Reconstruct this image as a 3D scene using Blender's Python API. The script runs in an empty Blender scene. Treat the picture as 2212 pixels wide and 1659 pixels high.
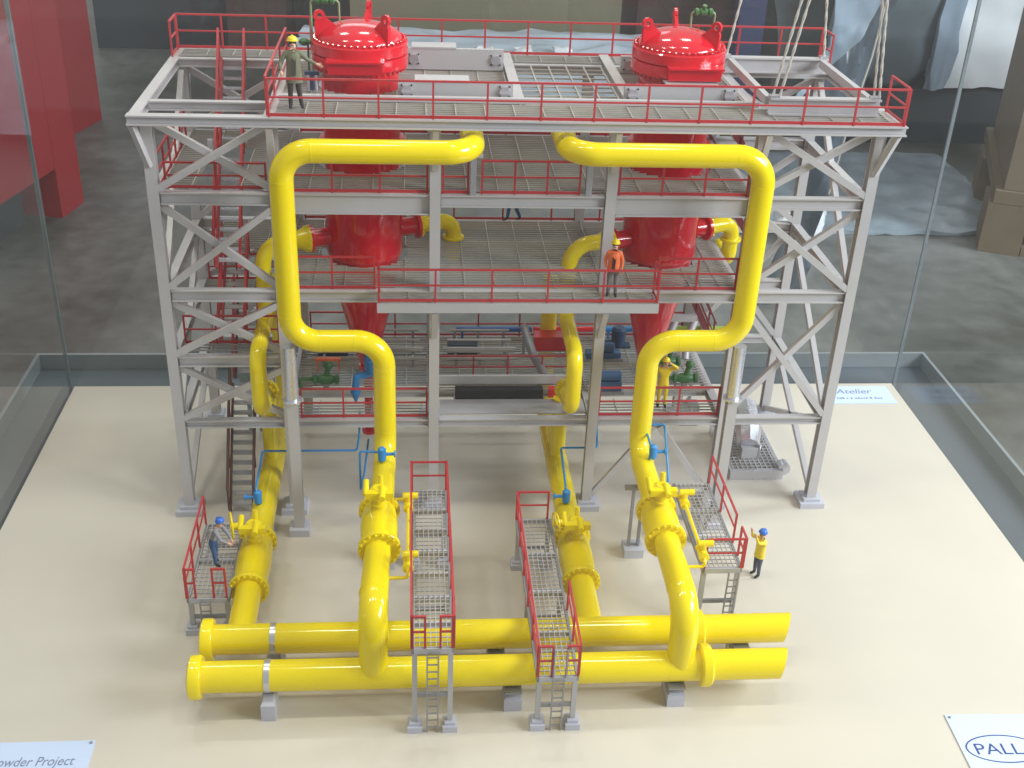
import bpy, bmesh, math, random
from mathutils import Vector, Matrix, noise
random.seed(7)
C = bpy.context.scene
COL = C.collection
R = math.radians

# ------------------------------------------------------------------ camera
# 1 unit = 35 mm of the real (1:25) exhibition model
C.unit_settings.scale_length = 0.035
cam_d = bpy.data.cameras.new('camera'); cam = bpy.data.objects.new('camera', cam_d); COL.objects.link(cam)
P_, Y_, R_ = 0.504956042, 0.0967673625, 0.0431608853
fwd = Vector((math.sin(Y_)*math.cos(P_), math.cos(Y_)*math.cos(P_), -math.sin(P_)))
rgt = Vector((math.cos(Y_), -math.sin(Y_), 0)); upv = rgt.cross(fwd)
r2 = rgt*math.cos(R_) + upv*math.sin(R_); u2 = upv*math.cos(R_) - rgt*math.sin(R_)
CAM = Vector((8.41044, -37.05019, 25.97051))
m = Matrix((r2, u2, -fwd)).transposed().to_4x4(); m.translation = CAM
cam.matrix_world = m
cam_d.sensor_width = 36.0; cam_d.lens = 2514.54327/2212*36.0
cam_d.clip_start = 0.5; cam_d.clip_end = 2000
C.camera = cam

# ------------------------------------------------------------------ light (a workshop: skylight windows to the right, tubes overhead, added fill lamps for the background)
w = bpy.data.worlds.new('World'); C.world = w; w.use_nodes = True
bg = w.node_tree.nodes['Background']; bg.inputs[0].default_value = (0.90, 0.86, 0.85, 1); bg.inputs[1].default_value = 0.46
def area(name, loc, target, sx, sy, energy, col):
    d = bpy.data.lights.new(name, 'AREA'); d.shape = 'RECTANGLE'; d.size = sx; d.size_y = sy; d.energy = energy; d.color = col
    o = bpy.data.objects.new(name, d); COL.objects.link(o); o.location = loc
    o.rotation_euler = (Vector(target)-Vector(loc)).to_track_quat('-Z', 'Y').to_euler()
    return o
area('window_light', (71, -28, 39), (12, 0, 5), 32, 22, 56000, (0.92, 0.925, 1.0))
for lx in (-16, 4, 24):
    area('tube_light', (lx, -8, 62), (lx+2, -3, 0), 8, 2.6, 3700, (1.0, 0.965, 0.84))
    area('tube_light', (lx+6, 32, 66), (lx+2, 6, 0), 8, 2.6, 3400, (1.0, 0.965, 0.86))
area('wrapped_load_fill', (135, 25, 60), (76, 106, -12), 40, 30, 130000, (0.86, 0.92, 1.0))  # unseen fill added to brighten the white wrapped load and the crate
area('background_fill', (0, 120, 80), (-5, 110, -20), 60, 30, 12000, (0.9, 0.95, 1.0))  # unseen overhead fill added to lift the dark background
C.view_settings.view_transform = 'Standard'; C.view_settings.look = 'None'
C.view_settings.exposure = 0.36; C.view_settings.gamma = 1.0
C.cycles.transparent_max_bounces = 24; C.cycles.max_bounces = 8
C.cycles.use_denoising = True

# ------------------------------------------------------------------ materials
def mat(name, col, rough=0.45, metal=0.0, var=0.06, vscale=3.0, bump=0.0, bscale=40.0, coat=0.0, spec=0.5):
    M = bpy.data.materials.new(name); M.use_nodes = True
    nt = M.node_tree; b = nt.nodes['Principled BSDF']
    b.inputs['Roughness'].default_value = rough; b.inputs['Metallic'].default_value = metal
    b.inputs['Specular IOR Level'].default_value = spec
    if coat: b.inputs['Coat Weight'].default_value = coat; b.inputs['Coat Roughness'].default_value = 0.08
    tc = nt.nodes.new('ShaderNodeTexCoord')
    n = nt.nodes.new('ShaderNodeTexNoise'); n.inputs['Scale'].default_value = vscale; n.inputs['Detail'].default_value = 6
    nt.links.new(tc.outputs['Object'], n.inputs['Vector'])
    mx = nt.nodes.new('ShaderNodeMix'); mx.data_type = 'RGBA'
    mx.inputs[6].default_value = (*[c*(1-var) for c in col], 1); mx.inputs[7].default_value = (*[min(1, c*(1+var)) for c in col], 1)
    nt.links.new(n.outputs['Fac'], mx.inputs[0]); nt.links.new(mx.outputs[2], b.inputs['Base Color'])
    rr = nt.nodes.new('ShaderNodeMapRange'); rr.inputs[3].default_value = max(0.02, rough*0.8); rr.inputs[4].default_value = min(1, rough*1.2)
    nt.links.new(n.outputs['Fac'], rr.inputs[0]); nt.links.new(rr.outputs[0], b.inputs['Roughness'])
    if bump:
        n2 = nt.nodes.new('ShaderNodeTexNoise'); n2.inputs['Scale'].default_value = bscale; n2.inputs['Detail'].default_value = 4
        nt.links.new(tc.outputs['Object'], n2.inputs['Vector'])
        bp = nt.nodes.new('ShaderNodeBump'); bp.inputs['Strength'].default_value = bump; bp.inputs['Distance'].default_value = 0.05
        nt.links.new(n2.outputs['Fac'], bp.inputs['Height']); nt.links.new(bp.outputs[0], b.inputs['Normal'])
    return M
STEEL = mat('painted_steel', (0.51, 0.49, 0.497), 0.30, 0.08, 0.06, 1.2, 0.02, 30)
STEELD = mat('plain_steel', (0.30, 0.30, 0.32), 0.38, 0.35, 0.1, 2.0)
SILVER = mat('bright_steel', (0.66, 0.66, 0.72), 0.27, 0.75, 0.03, 0.8)
GRATE = mat('grating_steel', (0.42, 0.405, 0.375), 0.4, 0.15, 0.12, 1.5)
GRATEW = mat('walkway_grating', (0.48, 0.47, 0.48), 0.4, 0.2, 0.1, 2)
PLATE = mat('plate_steel', (0.46, 0.45, 0.46), 0.4, 0.08, 0.06, 1.0)
RAIL = mat('rail_red', (0.46, 0.034, 0.04), 0.4, 0, 0.12, 2.0)
RED = mat('vessel_red', (0.64, 0.008, 0.022), 0.13, 0, 0.06, 0.8, 0.012, 4, coat=0.5)
YEL = mat('pipe_yellow', (0.86, 0.675, 0.006), 0.12, 0, 0.035, 0.6, 0.012, 5, coat=0.15, spec=0.45)
BLUE = mat('small_bore_blue', (0.03, 0.24, 0.58), 0.35, 0, 0.08, 3)
BLUED = mat('skid_blue', (0.05, 0.13, 0.27), 0.45, 0, 0.12, 3)
NAVY = mat('pump_navy', (0.02, 0.05, 0.11), 0.4, 0, 0.1, 3)
GREEN = mat('valve_green', (0.05, 0.16, 0.05), 0.4, 0, 0.15, 3)
PALEG = mat('tube_pale_green', (0.22, 0.30, 0.16), 0.45, 0, 0.1, 3)
BLACK = mat('black_rubber', (0.012, 0.014, 0.014), 0.5, 0, 0.1, 3)
FOOT = mat('footing_grey', (0.50, 0.50, 0.57), 0.55, 0, 0.1, 2.0, 0.1, 25)
BOARD = mat('board_cream', (0.605, 0.55, 0.467), 0.40, 0, 0.055, 0.16, 0.03, 14)
BROWN = mat('stair_brown', (0.14, 0.06, 0.05), 0.5, 0, 0.15, 2)
ORANGE = mat('marker_orange', (0.75, 0.13, 0.02), 0.5)
LIME = mat('tape_lime', (0.35, 0.45, 0.05), 0.5)
CARD = mat('paper_card', (0.57, 0.67, 0.88), 0.6, 0, 0.02, 1)
INKL = mat('ink_pale', (0.20, 0.24, 0.36), 0.6)
INK = mat('ink_grey', (0.10, 0.13, 0.22), 0.6); INKB = mat('ink_blue', (0.05, 0.06, 0.24), 0.6)
ROPE = mat('rope_twine', (0.50, 0.47, 0.43), 0.8, 0, 0.2, 12, 0.3, 30)
PLINTH = mat('plinth_slate', (0.075, 0.09, 0.105), 0.35, 0, 0.12, 0.3)
TRIM = mat('edge_trim', (0.25, 0.275, 0.29), 0.35, 0.2, 0.1, 0.5)
SKIN = mat('skin', (0.62, 0.36, 0.25), 0.55); HAIR = mat('hair_dark', (0.03, 0.022, 0.018), 0.7)
CAB = mat('cabinet_red', (0.30, 0.012, 0.018), 0.5, 0, 0.12, 0.15, 0.05, 2)
CABD = mat('cabinet_inside', (0.03, 0.03, 0.035), 0.7)
FILM = mat('wrap_film', (0.52, 0.60, 0.70), 0.22, 0, 0.2, 0.25, 0.25, 1.2)
FILMW = mat('wrap_film_white', (0.85, 0.86, 0.90), 0.22, 0, 0.1, 0.35, 0.25, 1.6)
CARTON = mat('carton_olive', (0.22, 0.20, 0.125), 0.75, 0, 0.3, 0.06, 0.1, 1)
CARTONB = mat('carton_brown', (0.12, 0.07, 0.055), 0.75, 0, 0.3, 0.06)
DARKBOX = mat('dark_fabric', (0.045, 0.055, 0.07), 0.7, 0, 0.2, 0.2)
GREYBOX = mat('grey_sheet', (0.07, 0.08, 0.08), 0.65, 0, 0.3, 0.1)
WOOD = mat('crate_board', (0.21, 0.165, 0.115), 0.7, 0, 0.2, 0.12, 0.1, 1)
WOODL = mat('pallet_wood', (0.19, 0.145, 0.095), 0.75, 0, 0.25, 0.3, 0.15, 2)

def floor_mat():
    M = bpy.data.materials.new('workshop_concrete'); M.use_nodes = True; nt = M.node_tree; b = nt.nodes['Principled BSDF']
    tc = nt.nodes.new('ShaderNodeTexCoord')
    n1 = nt.nodes.new('ShaderNodeTexNoise'); n1.inputs['Scale'].default_value = 0.035; n1.inputs['Detail'].default_value = 8; n1.inputs['Roughness'].default_value = 0.65
    n2 = nt.nodes.new('ShaderNodeTexNoise'); n2.inputs['Scale'].default_value = 0.5; n2.inputs['Detail'].default_value = 8
    for n in (n1, n2): nt.links.new(tc.outputs['Object'], n.inputs['Vector'])
    cr = nt.nodes.new('ShaderNodeValToRGB')
    cr.color_ramp.elements[0].position = 0.36; cr.color_ramp.elements[0].color = (0.062, 0.062, 0.052, 1)
    cr.color_ramp.elements[1].position = 0.64; cr.color_ramp.elements[1].color = (0.20, 0.20, 0.188, 1)
    nt.links.new(n1.outputs['Fac'], cr.inputs[0])
    mx = nt.nodes.new('ShaderNodeMix'); mx.data_type = 'RGBA'; mx.blend_type = 'OVERLAY'; mx.inputs[0].default_value = 0.5
    nt.links.new(cr.outputs[0], mx.inputs[6]); nt.links.new(n2.outputs['Fac'], mx.inputs[7]); nt.links.new(mx.outputs[2], b.inputs['Base Color'])
    rr = nt.nodes.new('ShaderNodeMapRange'); rr.inputs[3].default_value = 0.3; rr.inputs[4].default_value = 0.6
    nt.links.new(n2.outputs['Fac'], rr.inputs[0]); nt.links.new(rr.outputs[0], b.inputs['Roughness'])
    return M
FLOOR = floor_mat()
def glass_mat():
    M = bpy.data.materials.new('display_glass'); M.use_nodes = True; nt = M.node_tree; nt.nodes.clear()
    out = nt.nodes.new('ShaderNodeOutputMaterial'); mx = nt.nodes.new('ShaderNodeMixShader')
    t = nt.nodes.new('ShaderNodeBsdfTransparent'); t.inputs[0].default_value = (0.95, 0.97, 0.965, 1)
    g = nt.nodes.new('ShaderNodeBsdfGlossy'); g.inputs['Roughness'].default_value = 0.03
    lw = nt.nodes.new('ShaderNodeLayerWeight'); lw.inputs[0].default_value = 0.5      # facing = 1 - cos, the same from both sides
    pw = nt.nodes.new('ShaderNodeMath'); pw.operation = 'POWER'; pw.inputs[1].default_value = 5.0
    f = nt.nodes.new('ShaderNodeMapRange'); f.inputs[3].default_value = 0.025; f.inputs[4].default_value = 0.9
    nt.links.new(lw.outputs['Facing'], pw.inputs[0]); nt.links.new(pw.outputs[0], f.inputs[0])
    nt.links.new(f.outputs[0], mx.inputs[0]); nt.links.new(t.outputs[0], mx.inputs[1]); nt.links.new(g.outputs[0], mx.inputs[2])
    df = nt.nodes.new('ShaderNodeBsdfDiffuse'); df.inputs[0].default_value = (0.8, 0.83, 0.85, 1)      # thin uneven pale film, added as the hazy glare on the glass
    tc = nt.nodes.new('ShaderNodeTexCoord'); nz = nt.nodes.new('ShaderNodeTexNoise'); nz.inputs['Scale'].default_value = 0.11; nz.inputs['Detail'].default_value = 7
    mr = nt.nodes.new('ShaderNodeMapRange'); mr.inputs[1].default_value = 0.3; mr.inputs[2].default_value = 0.75; mr.inputs[3].default_value = 0.004; mr.inputs[4].default_value = 0.022
    m2 = nt.nodes.new('ShaderNodeMixShader'); nt.links.new(tc.outputs['Object'], nz.inputs['Vector']); nt.links.new(nz.outputs['Fac'], mr.inputs[0]); nt.links.new(mr.outputs[0], m2.inputs[0])
    nt.links.new(mx.outputs[0], m2.inputs[1]); nt.links.new(df.outputs[0], m2.inputs[2])
    nt.links.new(m2.outputs[0], out.inputs[0])
    return M
GLASS = glass_mat()

# ------------------------------------------------------------------ mesh helpers
def V(*a): return Vector(a)
class MB:
    def __init__(s): s.v = []; s.f = []; s.mi = []; s.m = 0
    def face(s, idx): s.f.append(tuple(idx)); s.mi.append(s.m)
    def box(s, x0, x1, y0, y1, z0, z1):
        n = len(s.v)
        s.v += [V(x, y, z) for z in (z0, z1) for y in (y0, y1) for x in (x0, x1)]
        for q in ((0, 2, 3, 1), (4, 5, 7, 6), (0, 1, 5, 4), (2, 6, 7, 3), (0, 4, 6, 2), (1, 3, 7, 5)): s.face([n+i for i in q])
        return s
    def frame(s, p, q, up=(0, 0, 1)):
        p, q = Vector(p), Vector(q); d = (q-p).normalized(); u = Vector(up)
        if abs(d.dot(u)) > 0.98: u = V(0, 1, 0)
        a = d.cross(u).normalized(); b = a.cross(d).normalized()
        return p, q, a, b
    def bar(s, p, q, w, h, up=(0, 0, 1), oa=0.0, ob=0.0):
        p, q, a, b = s.frame(p, q, up); n = len(s.v)
        for e in (p, q):
            for i, j in ((-1, -1), (1, -1), (1, 1), (-1, 1)): s.v.append(e + a*(oa+i*w/2) + b*(ob+j*h/2))
        for i in range(4): s.face((n+i, n+(i+1) % 4, n+4+(i+1) % 4, n+4+i))
        s.face((n+3, n+2, n+1, n)); s.face((n+4, n+5, n+6, n+7))
        return s
    def ibeam(s, p, q, w, h, t=0.05, up=(0, 0, 1)):      # flanges at +-h/2 along up
        s.bar(p, q, w, t, up, 0, h/2-t/2); s.bar(p, q, w, t, up, 0, -h/2+t/2); s.bar(p, q, t, h-2*t-0.004, up)
        return s
    def tube(s, pts, r, n=16, cap=True):
        pts = [Vector(p) for p in pts]; k = len(pts); base = len(s.v)
        d0 = (pts[1]-pts[0]).normalized(); u = V(0, 0, 1) if abs(d0.z) < 0.9 else V(0, 1, 0)
        a = d0.cross(u).normalized()
        rr = r if isinstance(r, (list, tuple)) else [r]*k
        pd = d0
        for i in range(k):
            d = (pts[min(i+1, k-1)]-pts[max(i-1, 0)]).normalized()
            a = (pd.rotation_difference(d) @ a); a = (a - d*a.dot(d)).normalized(); b = d.cross(a); pd = d
            for j in range(n):
                t = 2*math.pi*j/n; s.v.append(pts[i] + (a*math.cos(t)+b*math.sin(t))*rr[i])
        for i in range(k-1):
            for j in range(n):
                j2 = (j+1) % n; s.face((base+i*n+j, base+i*n+j2, base+(i+1)*n+j2, base+(i+1)*n+j))
        if cap:
            s.face([base+j for j in reversed(range(n))]); s.face([base+(k-1)*n+j for j in range(n)])
        return s
    def lathe(s, prof, c=(0, 0, 0), axis=(0, 0, 1), n=32):   # prof: (h, r) along axis
        c = Vector(c); ax = Vector(axis).normalized(); u = V(0, 0, 1) if abs(ax.z) < 0.9 else V(0, 1, 0)
        a = ax.cross(u).normalized(); b = ax.cross(a); base = len(s.v); k = len(prof)
        for h, r in prof:
            for j in range(n):
                t = 2*math.pi*j/n; s.v.append(c + ax*h + (a*math.cos(t)+b*math.sin(t))*max(r, 1e-4))
        for i in range(k-1):
            for j in range(n):
                j2 = (j+1) % n; s.face((base+i*n+j, base+i*n+j2, base+(i+1)*n+j2, base+(i+1)*n+j))
        s.face([base+j for j in reversed(range(n))]); s.face([base+(k-1)*n+j for j in range(n)])
        return s
    def ball(s, c, r, n=12, sz=None):
        sz = sz or (1, 1, 1); base = len(s.v); c = Vector(c); m = n//2
        for i in range(m+1):
            ph = math.pi*i/m
            for j in range(n):
                t = 2*math.pi*j/n; s.v.append(c + V(math.sin(ph)*math.cos(t)*sz[0], math.sin(ph)*math.sin(t)*sz[1], math.cos(ph)*sz[2])*r)
        for i in range(m):
            for j in range(n):
                j2 = (j+1) % n; s.face((base+i*n+j, base+(i+1)*n+j, base+(i+1)*n+j2, base+i*n+j2))
        return s
    def prism(s, pts, d):        # polygon pts extruded by vector d
        n = len(s.v); k = len(pts); d = Vector(d)
        s.v += [Vector(p) for p in pts] + [Vector(p)+d for p in pts]
        s.face(list(reversed(range(n, n+k)))); s.face(range(n+k, n+2*k))
        for i in range(k): s.face((n+i, n+(i+1) % k, n+k+(i+1) % k, n+k+i))
        return s
    def mesh(s, name, mats, off=(0, 0, 0), sharp=35):
        me = bpy.data.meshes.new(name); off = Vector(off)
        me.from_pydata([v-off for v in s.v], [], s.f)
        for M in (mats if isinstance(mats, (list, tuple)) else [mats]): me.materials.append(M)
        if any(s.mi): me.polygons.foreach_set('material_index', s.mi)
        bm = bmesh.new(); bm.from_mesh(me); bmesh.ops.recalc_face_normals(bm, faces=bm.faces); bm.to_mesh(me); bm.free()
        me.polygons.foreach_set('use_smooth', [True]*len(me.polygons)); me.set_sharp_from_angle(angle=R(sharp)); me.update()
        return me
    def build(s, name, mats, parent=None, local=False, label=None, kind=None, sharp=35, loc=None):
        if local: off = V(0, 0, 0)
        else: off = worigin(parent) if parent else (Vector(loc) if loc else V(0, 0, 0))
        o = bpy.data.objects.new(name, s.mesh(name, mats, off, sharp)); COL.objects.link(o)
        if parent: o.parent = parent
        elif loc: o.location = loc
        if label: o['label'] = label
        if kind: o['kind'] = kind
        return o
def worigin(o):
    p = V(0, 0, 0)
    while o: p = p + o.location; o = o.parent
    return p
def inst(me, name, parent, loc, rotz=0.0):           # one more object on shared mesh data, loc in the parent's space
    o = bpy.data.objects.new(name, me); COL.objects.link(o); o.parent = parent; o.location = loc; o.rotation_euler.z = rotz
    return o
def thing(name, label, cat, loc=(0, 0, 0), rotz=0.0, group=None):
    o = bpy.data.objects.new(name, None); COL.objects.link(o); o.location = loc; o.rotation_euler.z = rotz
    o.empty_display_size = 0.3; o['label'] = label; o['category'] = cat
    if group: o['group'] = group
    return o
def tag(o, label, cat, group=None):
    o['label'] = label; o['category'] = cat
    if group: o['group'] = group
    return o
def fillet(pts, r, seg=8):
    pts = [Vector(p) for p in pts]; out = [pts[0]]
    for i in range(1, len(pts)-1):
        a, b, c = pts[i-1], pts[i], pts[i+1]; d1 = (a-b).normalized(); d2 = (c-b).normalized()
        ang = d1.angle(d2)
        if ang > 3.1: out.append(b); continue
        rr = r[i-1] if isinstance(r, (list, tuple)) else r
        t = min(rr/math.tan(ang/2), (a-b).length*0.49, (c-b).length*0.49); q = t*math.tan(ang/2)
        bis = (d1+d2).normalized(); ctr = b + bis*(q/math.sin(ang/2)); s, e = b+d1*t-ctr, b+d2*t-ctr
        tot = s.angle(e); ax = s.cross(e).normalized()
        for k in range(seg+1): out.append(ctr + Matrix.Rotation(tot*k/seg, 3, ax) @ s)
    out.append(pts[-1]); return out

# ------------------------------------------------------------------ setting
o = MB().box(-320, 420, -160, 520, -20.6, -20).build('workshop_floor', FLOOR, kind='structure')
plinth = MB().box(-9.0, 33.7, -22, 12.7, -20, -0.75).build('display_plinth', PLINTH); tag(plinth, 'dark slate plinth that carries the cream model board', 'plinth')
rim = MB()
rim.box(-9.15, 33.85, 12.7, 12.86, -1.1, 0.0); rim.box(-9.15, -9.0, -22, 12.7, -1.1, 0.0); rim.box(33.7, 33.85, -22, 12.7, -1.1, 0.0)
rim.build('edge_trim', TRIM, plinth)
board = MB().box(-6.65, 30.97, -18.5, 9.64, -0.745, 0.0).build('model_board', BOARD); tag(board, 'smooth cream board under the whole plant model', 'board')
case = thing('glass_case', 'clear glass display case standing round the plant model', 'display case', (12, -4, -0.745))
GZ = 24
for nm, bx in (('pane', (-6.92, -6.72, -18.4, 9.72)), ('pane', (31.04, 31.24, -18.4, 9.72)), ('pane', (-6.92, 31.24, 9.74, 9.94)), ('pane', (-6.92, 31.24, -18.65, -18.45))):
    MB().box(bx[0], bx[1], bx[2], bx[3], -0.74, GZ).build(nm, GLASS, case)
EDGE = mat('glass_edge', (0.19, 0.21, 0.23), 0.3, 0, 0.2, 0.6)
for x0, x1 in ((-7.02, -6.86), (31.18, 31.32)):
    MB().box(x0, x1, 9.90, 10.0, -0.74, GZ).build('corner_edge', EDGE, case)

# ------------------------------------------------------------------ steel frame
XS = [0.0, 3.92, 9.16, 15.07, 20.02, 24.0]; YB = 6.8
L1, L2, L3, L4, LT = 3.98, 6.6, 9.15, 12.65, 15.4
frame = thing('steel_frame', 'grey painted steel tower frame of columns, beams and cross braces', 'steel frame', (12, 3.4, 0))
colm = MB(); colm.ibeam((0, 0, 0.3), (0, 0, 15.07), 0.36, 0.40, 0.055, up=(0, 1, 0))
colme = None
fm = MB(); fm.box(-.48, .48, -.48, .48, 0, .22); fm.box(-.33, .33, -.33, .33, .22, .34)
colmesh = colm.mesh('column', STEEL); footmesh = fm.mesh('footing', FOOT)
for y in (0, YB):
    for x in XS:
        inst(colmesh, 'column', frame, (x-12, y-3.4, 0)); inst(footmesh, 'footing', frame, (x-12, y-3.4, 0))
def beam(p, q, h=0.42, w=0.3, name='beam', m=STEEL):
    MB().ibeam(p, q, w, h, 0.05).build(name, m, frame)
def span(z, h, i, j, y, w=0.3):
    e = 0.205
    beam((XS[i]+e, y, z-h/2), (XS[j]-e, y, z-h/2), h, w)
for y in (0, YB):
    for i in range(5):
        span(L1, .3, i, i+1, y); span(L3, .42, i, i+1, y)
        span(L4, .7 if (i in (1, 3) and y == 0) else .42, i, i+1, y)
    span(L2, .4, 0, 1, y)
span(L2, .4, 4, 5, YB)
for i, x in enumerate(XS):
    for z, h in ((L1, .35), (L3, .42), (L4, .42)): beam((x, .23, z-h/2), (x, YB-.23, z-h/2), h)
    if i in (0, 1): beam((x, .23, L2-.2), (x, YB-.23, L2-.2), .4)
# secondary joists carrying the decks
for z in (L1, L3, L4):
    for y in (2.2, 4.6):
        for i in range(1, 4): beam((XS[i]+.17, y, z-.2), (XS[i+1]-.17, y, z-.2), .25, .2)
# top ring
beam((-.42, -.72, LT-.16), (24.55, -.72, LT-.16), .32, .34); beam((-.42, 7.9, LT-.16), (24.55, 7.9, LT-.16), .32, .34)
for x in [-.22]+XS[1:5]+[24.36]:
    if x in XS[2:4]: continue
    beam((x, -.54, LT-.161), (x, 7.72, LT-.161), .316, .34)
for x in (11.95, 15.72): beam((x, 1.12, LT-.05), (x, 7.72, LT-.05), .4, .36)
for y in (.95, 6.62):
    for a, b in ((-.04, 3.74), (4.1, 11.76), (12.14, 15.53), (15.91, 19.84), (20.2, 24.18)): beam((a, y, LT-.165), (b, y, LT-.165), .31, .26)
MB().box(4.1, 20.0, .86, 1.06, LT+.075, LT+.25).build('box_beam', STEEL, frame)
for x in XS:           # brackets under the overhang
    xo = -.3 if x == 0 else (.34 if x == 24 else 0)
    MB().bar((x+xo*.05, -.2, 13.55), (x+xo, -.72, 15.05), .2, .16).build('bracket', STEEL, frame)
    if x in (0, 24): MB().bar((x, -.1, 13.6), (x+xo*1.2, -.3, 15.05), .14, .14).build('bracket', STEEL, frame)
    MB().bar((x, YB+.2, 13.55), (x, 7.85, 15.05), .2, .16).build('bracket', STEEL, frame)
def brace(p, q, w=.22, h=.2, name='brace', up=(0, 1, 0)):
    MB().bar(p, q, w, h, up).build(name, STEEL, frame)
def xbr(xa, xb, za, zb, y, fl=1):      # two crossing members, one in front of the other
    brace((xa+.15, y+.0085+.1015*fl, zb-.12), (xb-.15, y+.0085+.1015*fl, za+.12)); brace((xa+.15, y+.0085-.1015*fl, za+.12), (xb-.15, y+.0085-.1015*fl, zb-.12))
for y, f in ((0, 1), (YB, 1)):
    for za, zb in ((L1, L2-.4), (L2, L3-.42), (L3, L4-.42), (L4, LT-.33)): xbr(XS[0], XS[1], za, zb, y)
    for za, zb in ((L1, L3-.42), (L3, L4-.42), (L4, LT-.33)): xbr(XS[4], XS[5], za, zb, y, -1)
for x in (0.0, 24.0):
    for zb, zt in ((.5, L1-.35), (L1, L3-.42), (L3, LT-.5)): brace((x, .25, zb+.1), (x, YB-.25, zt), up=(1, 0, 0))
brace((24.0, YB-.25, .5), (24.0, .25, L1-.4), up=(1, 0, 0))
xm = (XS[3]+XS[4])/2     # inverted V at the foot
brace((xm-.1, .0, L1-.42), (XS[3]+.2, .0, .5), .2, .16); brace((xm+.1, 0, L1-.42), (XS[4]-.2, 0, .5), .24, .2)
# platform hung on the front at third level
PX0, PX1 = 7.2, 16.88
MB().bar((PX0, -1.05, L3-.2), (PX1, -1.05, L3-.2), .1, .34).build('edge_beam', PLATE, frame)
for x in (PX0+.05, PX1-.05): MB().bar((x, -1.0, L3-.2), (x, -.2, L3-.2), .1, .34).build('edge_beam', STEEL, frame)
for x in XS[2:4]:
    MB().bar((x, -.98, L3-.4), (x, -.2, 7.45), .2, .18).build('bracket', STEEL, frame)
    MB().bar((x, -1.0, L3-.25), (x, -.21, L3-.25), .2, .2).build('bracket', STEEL, frame)

def grating(z, x0, x1, y0, y1, holes=(), dx=.95, dy=.215, parent=frame, b=.028, h=.06, name='deck_grating', m=GRATE):
    g = MB()
    def cut(a0, a1, fixed, along_x):
        segs = [(a0, a1)]
        for hx, hy, hr in holes:
            d = abs(fixed-(hy if along_x else hx)); c0 = hx if along_x else hy
            if d < hr:
                k = math.sqrt(hr*hr-d*d); n = []
                for s, e in segs:
                    if c0-k > s: n.append((s, min(e, c0-k)))
                    if c0+k < e: n.append((max(s, c0+k), e))
                segs = n
        return segs
    y = y0
    while y <= y1+1e-6:
        for s, e in cut(x0, x1, y, True): g.box(s, e, y-b/2, y+b/2, z-h, z)
        y += dy
    x = x0
    while x <= x1+1e-6:
        for s, e in cut(y0, y1, x, False): g.box(x-b/2, x+b/2, s, e, z-h-.004, z+.006)
        x += dx
    return g.build(name, m, parent, kind='stuff')
VX = (6.65, 17.66); VY = 3.4
HT = [(VX[0], VY, 1.45), (VX[1], VY, 1.45)]
grating(LT+.07, 4.1, 24.15, -.55, .8)
grating(LT+.07, -.05, 24.2, 6.8, 7.7)
grating(LT-.02, 12.15, 15.52, 1.15, 6.45, dx=.66, dy=.6, b=.055)
grating(LT+.02, 4.1, 11.75, 1.15, 6.45, HT); grating(LT+.02, 15.92, 19.84, 1.15, 6.45, HT)
HM = [(VX[0], VY, 1.6), (VX[1], VY, 1.6)]
for i in range(1, 4):
    grating(L4+.07, XS[i]+.02, XS[i+1]-.02, .2, 6.6, HM, dx=1.05); grating(L3+.07, XS[i]+.02, XS[i+1]-.02, .2, 6.6, HM, dx=1.05)
    grating(L1+.07, XS[i]+.02, XS[i+1]-.02, 2.0, 6.6, [(VX[0], VY, .5), (VX[1], VY, .5)], dx=1.05)
grating(L1+.07, 4.0, 9.1, .2, 1.25); grating(L1+.07, 15.1, 20.0, .2, 1.25)
grating(L4+.07, .2, 1.3, .3, 6.6); grating(L4+.07, 1.4, 3.9, 4.6, 6.6); grating(L4+.07, 2.75, 3.9, .3, 4.4)
grating(L3+.07, 1.1, 3.9, 3.6, 6.6); grating(L2+.07, .2, 3.9, 4.9, 6.6); grating(L2+.07, .3, 3.9, .3, .95)
grating(L3+.07, PX0+.12, PX1-.12, -.95, -.2, dx=.95)
MB().box(9.4, 14.85, .22, 1.25, L1+.01, L1+.06).build('floor_plate', PLATE, frame)
MB().bar((9.36, 2.0, 4.5), (14.87, 2.0, 4.5), .12, .34).build('beam', STEEL, frame)

# ------------------------------------------------------------------ hand rails
postmeshes = {}
def handrail(label, path, h=1.2, sp=1.7, t=.064, kick=True, root=None, ends=(True, True), m=RAIL):
    own = root is None
    if own: root = thing('handrail', label, 'handrail', path[0])
    ro = worigin(root)
    key = round(h, 3)
    if key not in postmeshes: postmeshes[key] = MB().box(-t/2, t/2, -t/2, t/2, 0, h-.03).mesh('post', m)
    done = set()
    top = MB(); mid = MB(); kk = MB()
    for i in range(len(path)-1):
        a, b = Vector(path[i]), Vector(path[i+1]); d = b-a; L = d.length; n = max(1, round(L/sp))
        for k in range(n+1):
            p = a + d*(k/n); key2 = (round(p.x, 2), round(p.y, 2), round(p.z, 2))
            if key2 in done: continue
            done.add(key2); inst(postmeshes[key], 'post', root, p-ro)
        dd = d.normalized()*t*.5
        top.bar(a+V(0, 0, h)-dd, b+V(0, 0, h)+dd, t*1.05, t); mid.bar(a+V(0, 0, h*.52), b+V(0, 0, h*.52), t*.8, t*.86)
        if kick: kk.bar(a+V(0, 0, .07), b+V(0, 0, .07), .025, .1)
    top.build('top_rail', m, root); mid.build('mid_rail', m, root)
    if kick: kk.build('kick_plate', m, root)
    return root
Z = LT+.004
handrail('long red handrail along the front edge of the top deck', [(3.95, -.8, Z), (24.42, -.8, Z)], 1.2, 1.75)
handrail('red handrail running back from the olive coat man on the top deck', [(3.88, -.6, Z), (3.88, 6.2, Z)], 1.2, 2.3)
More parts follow.
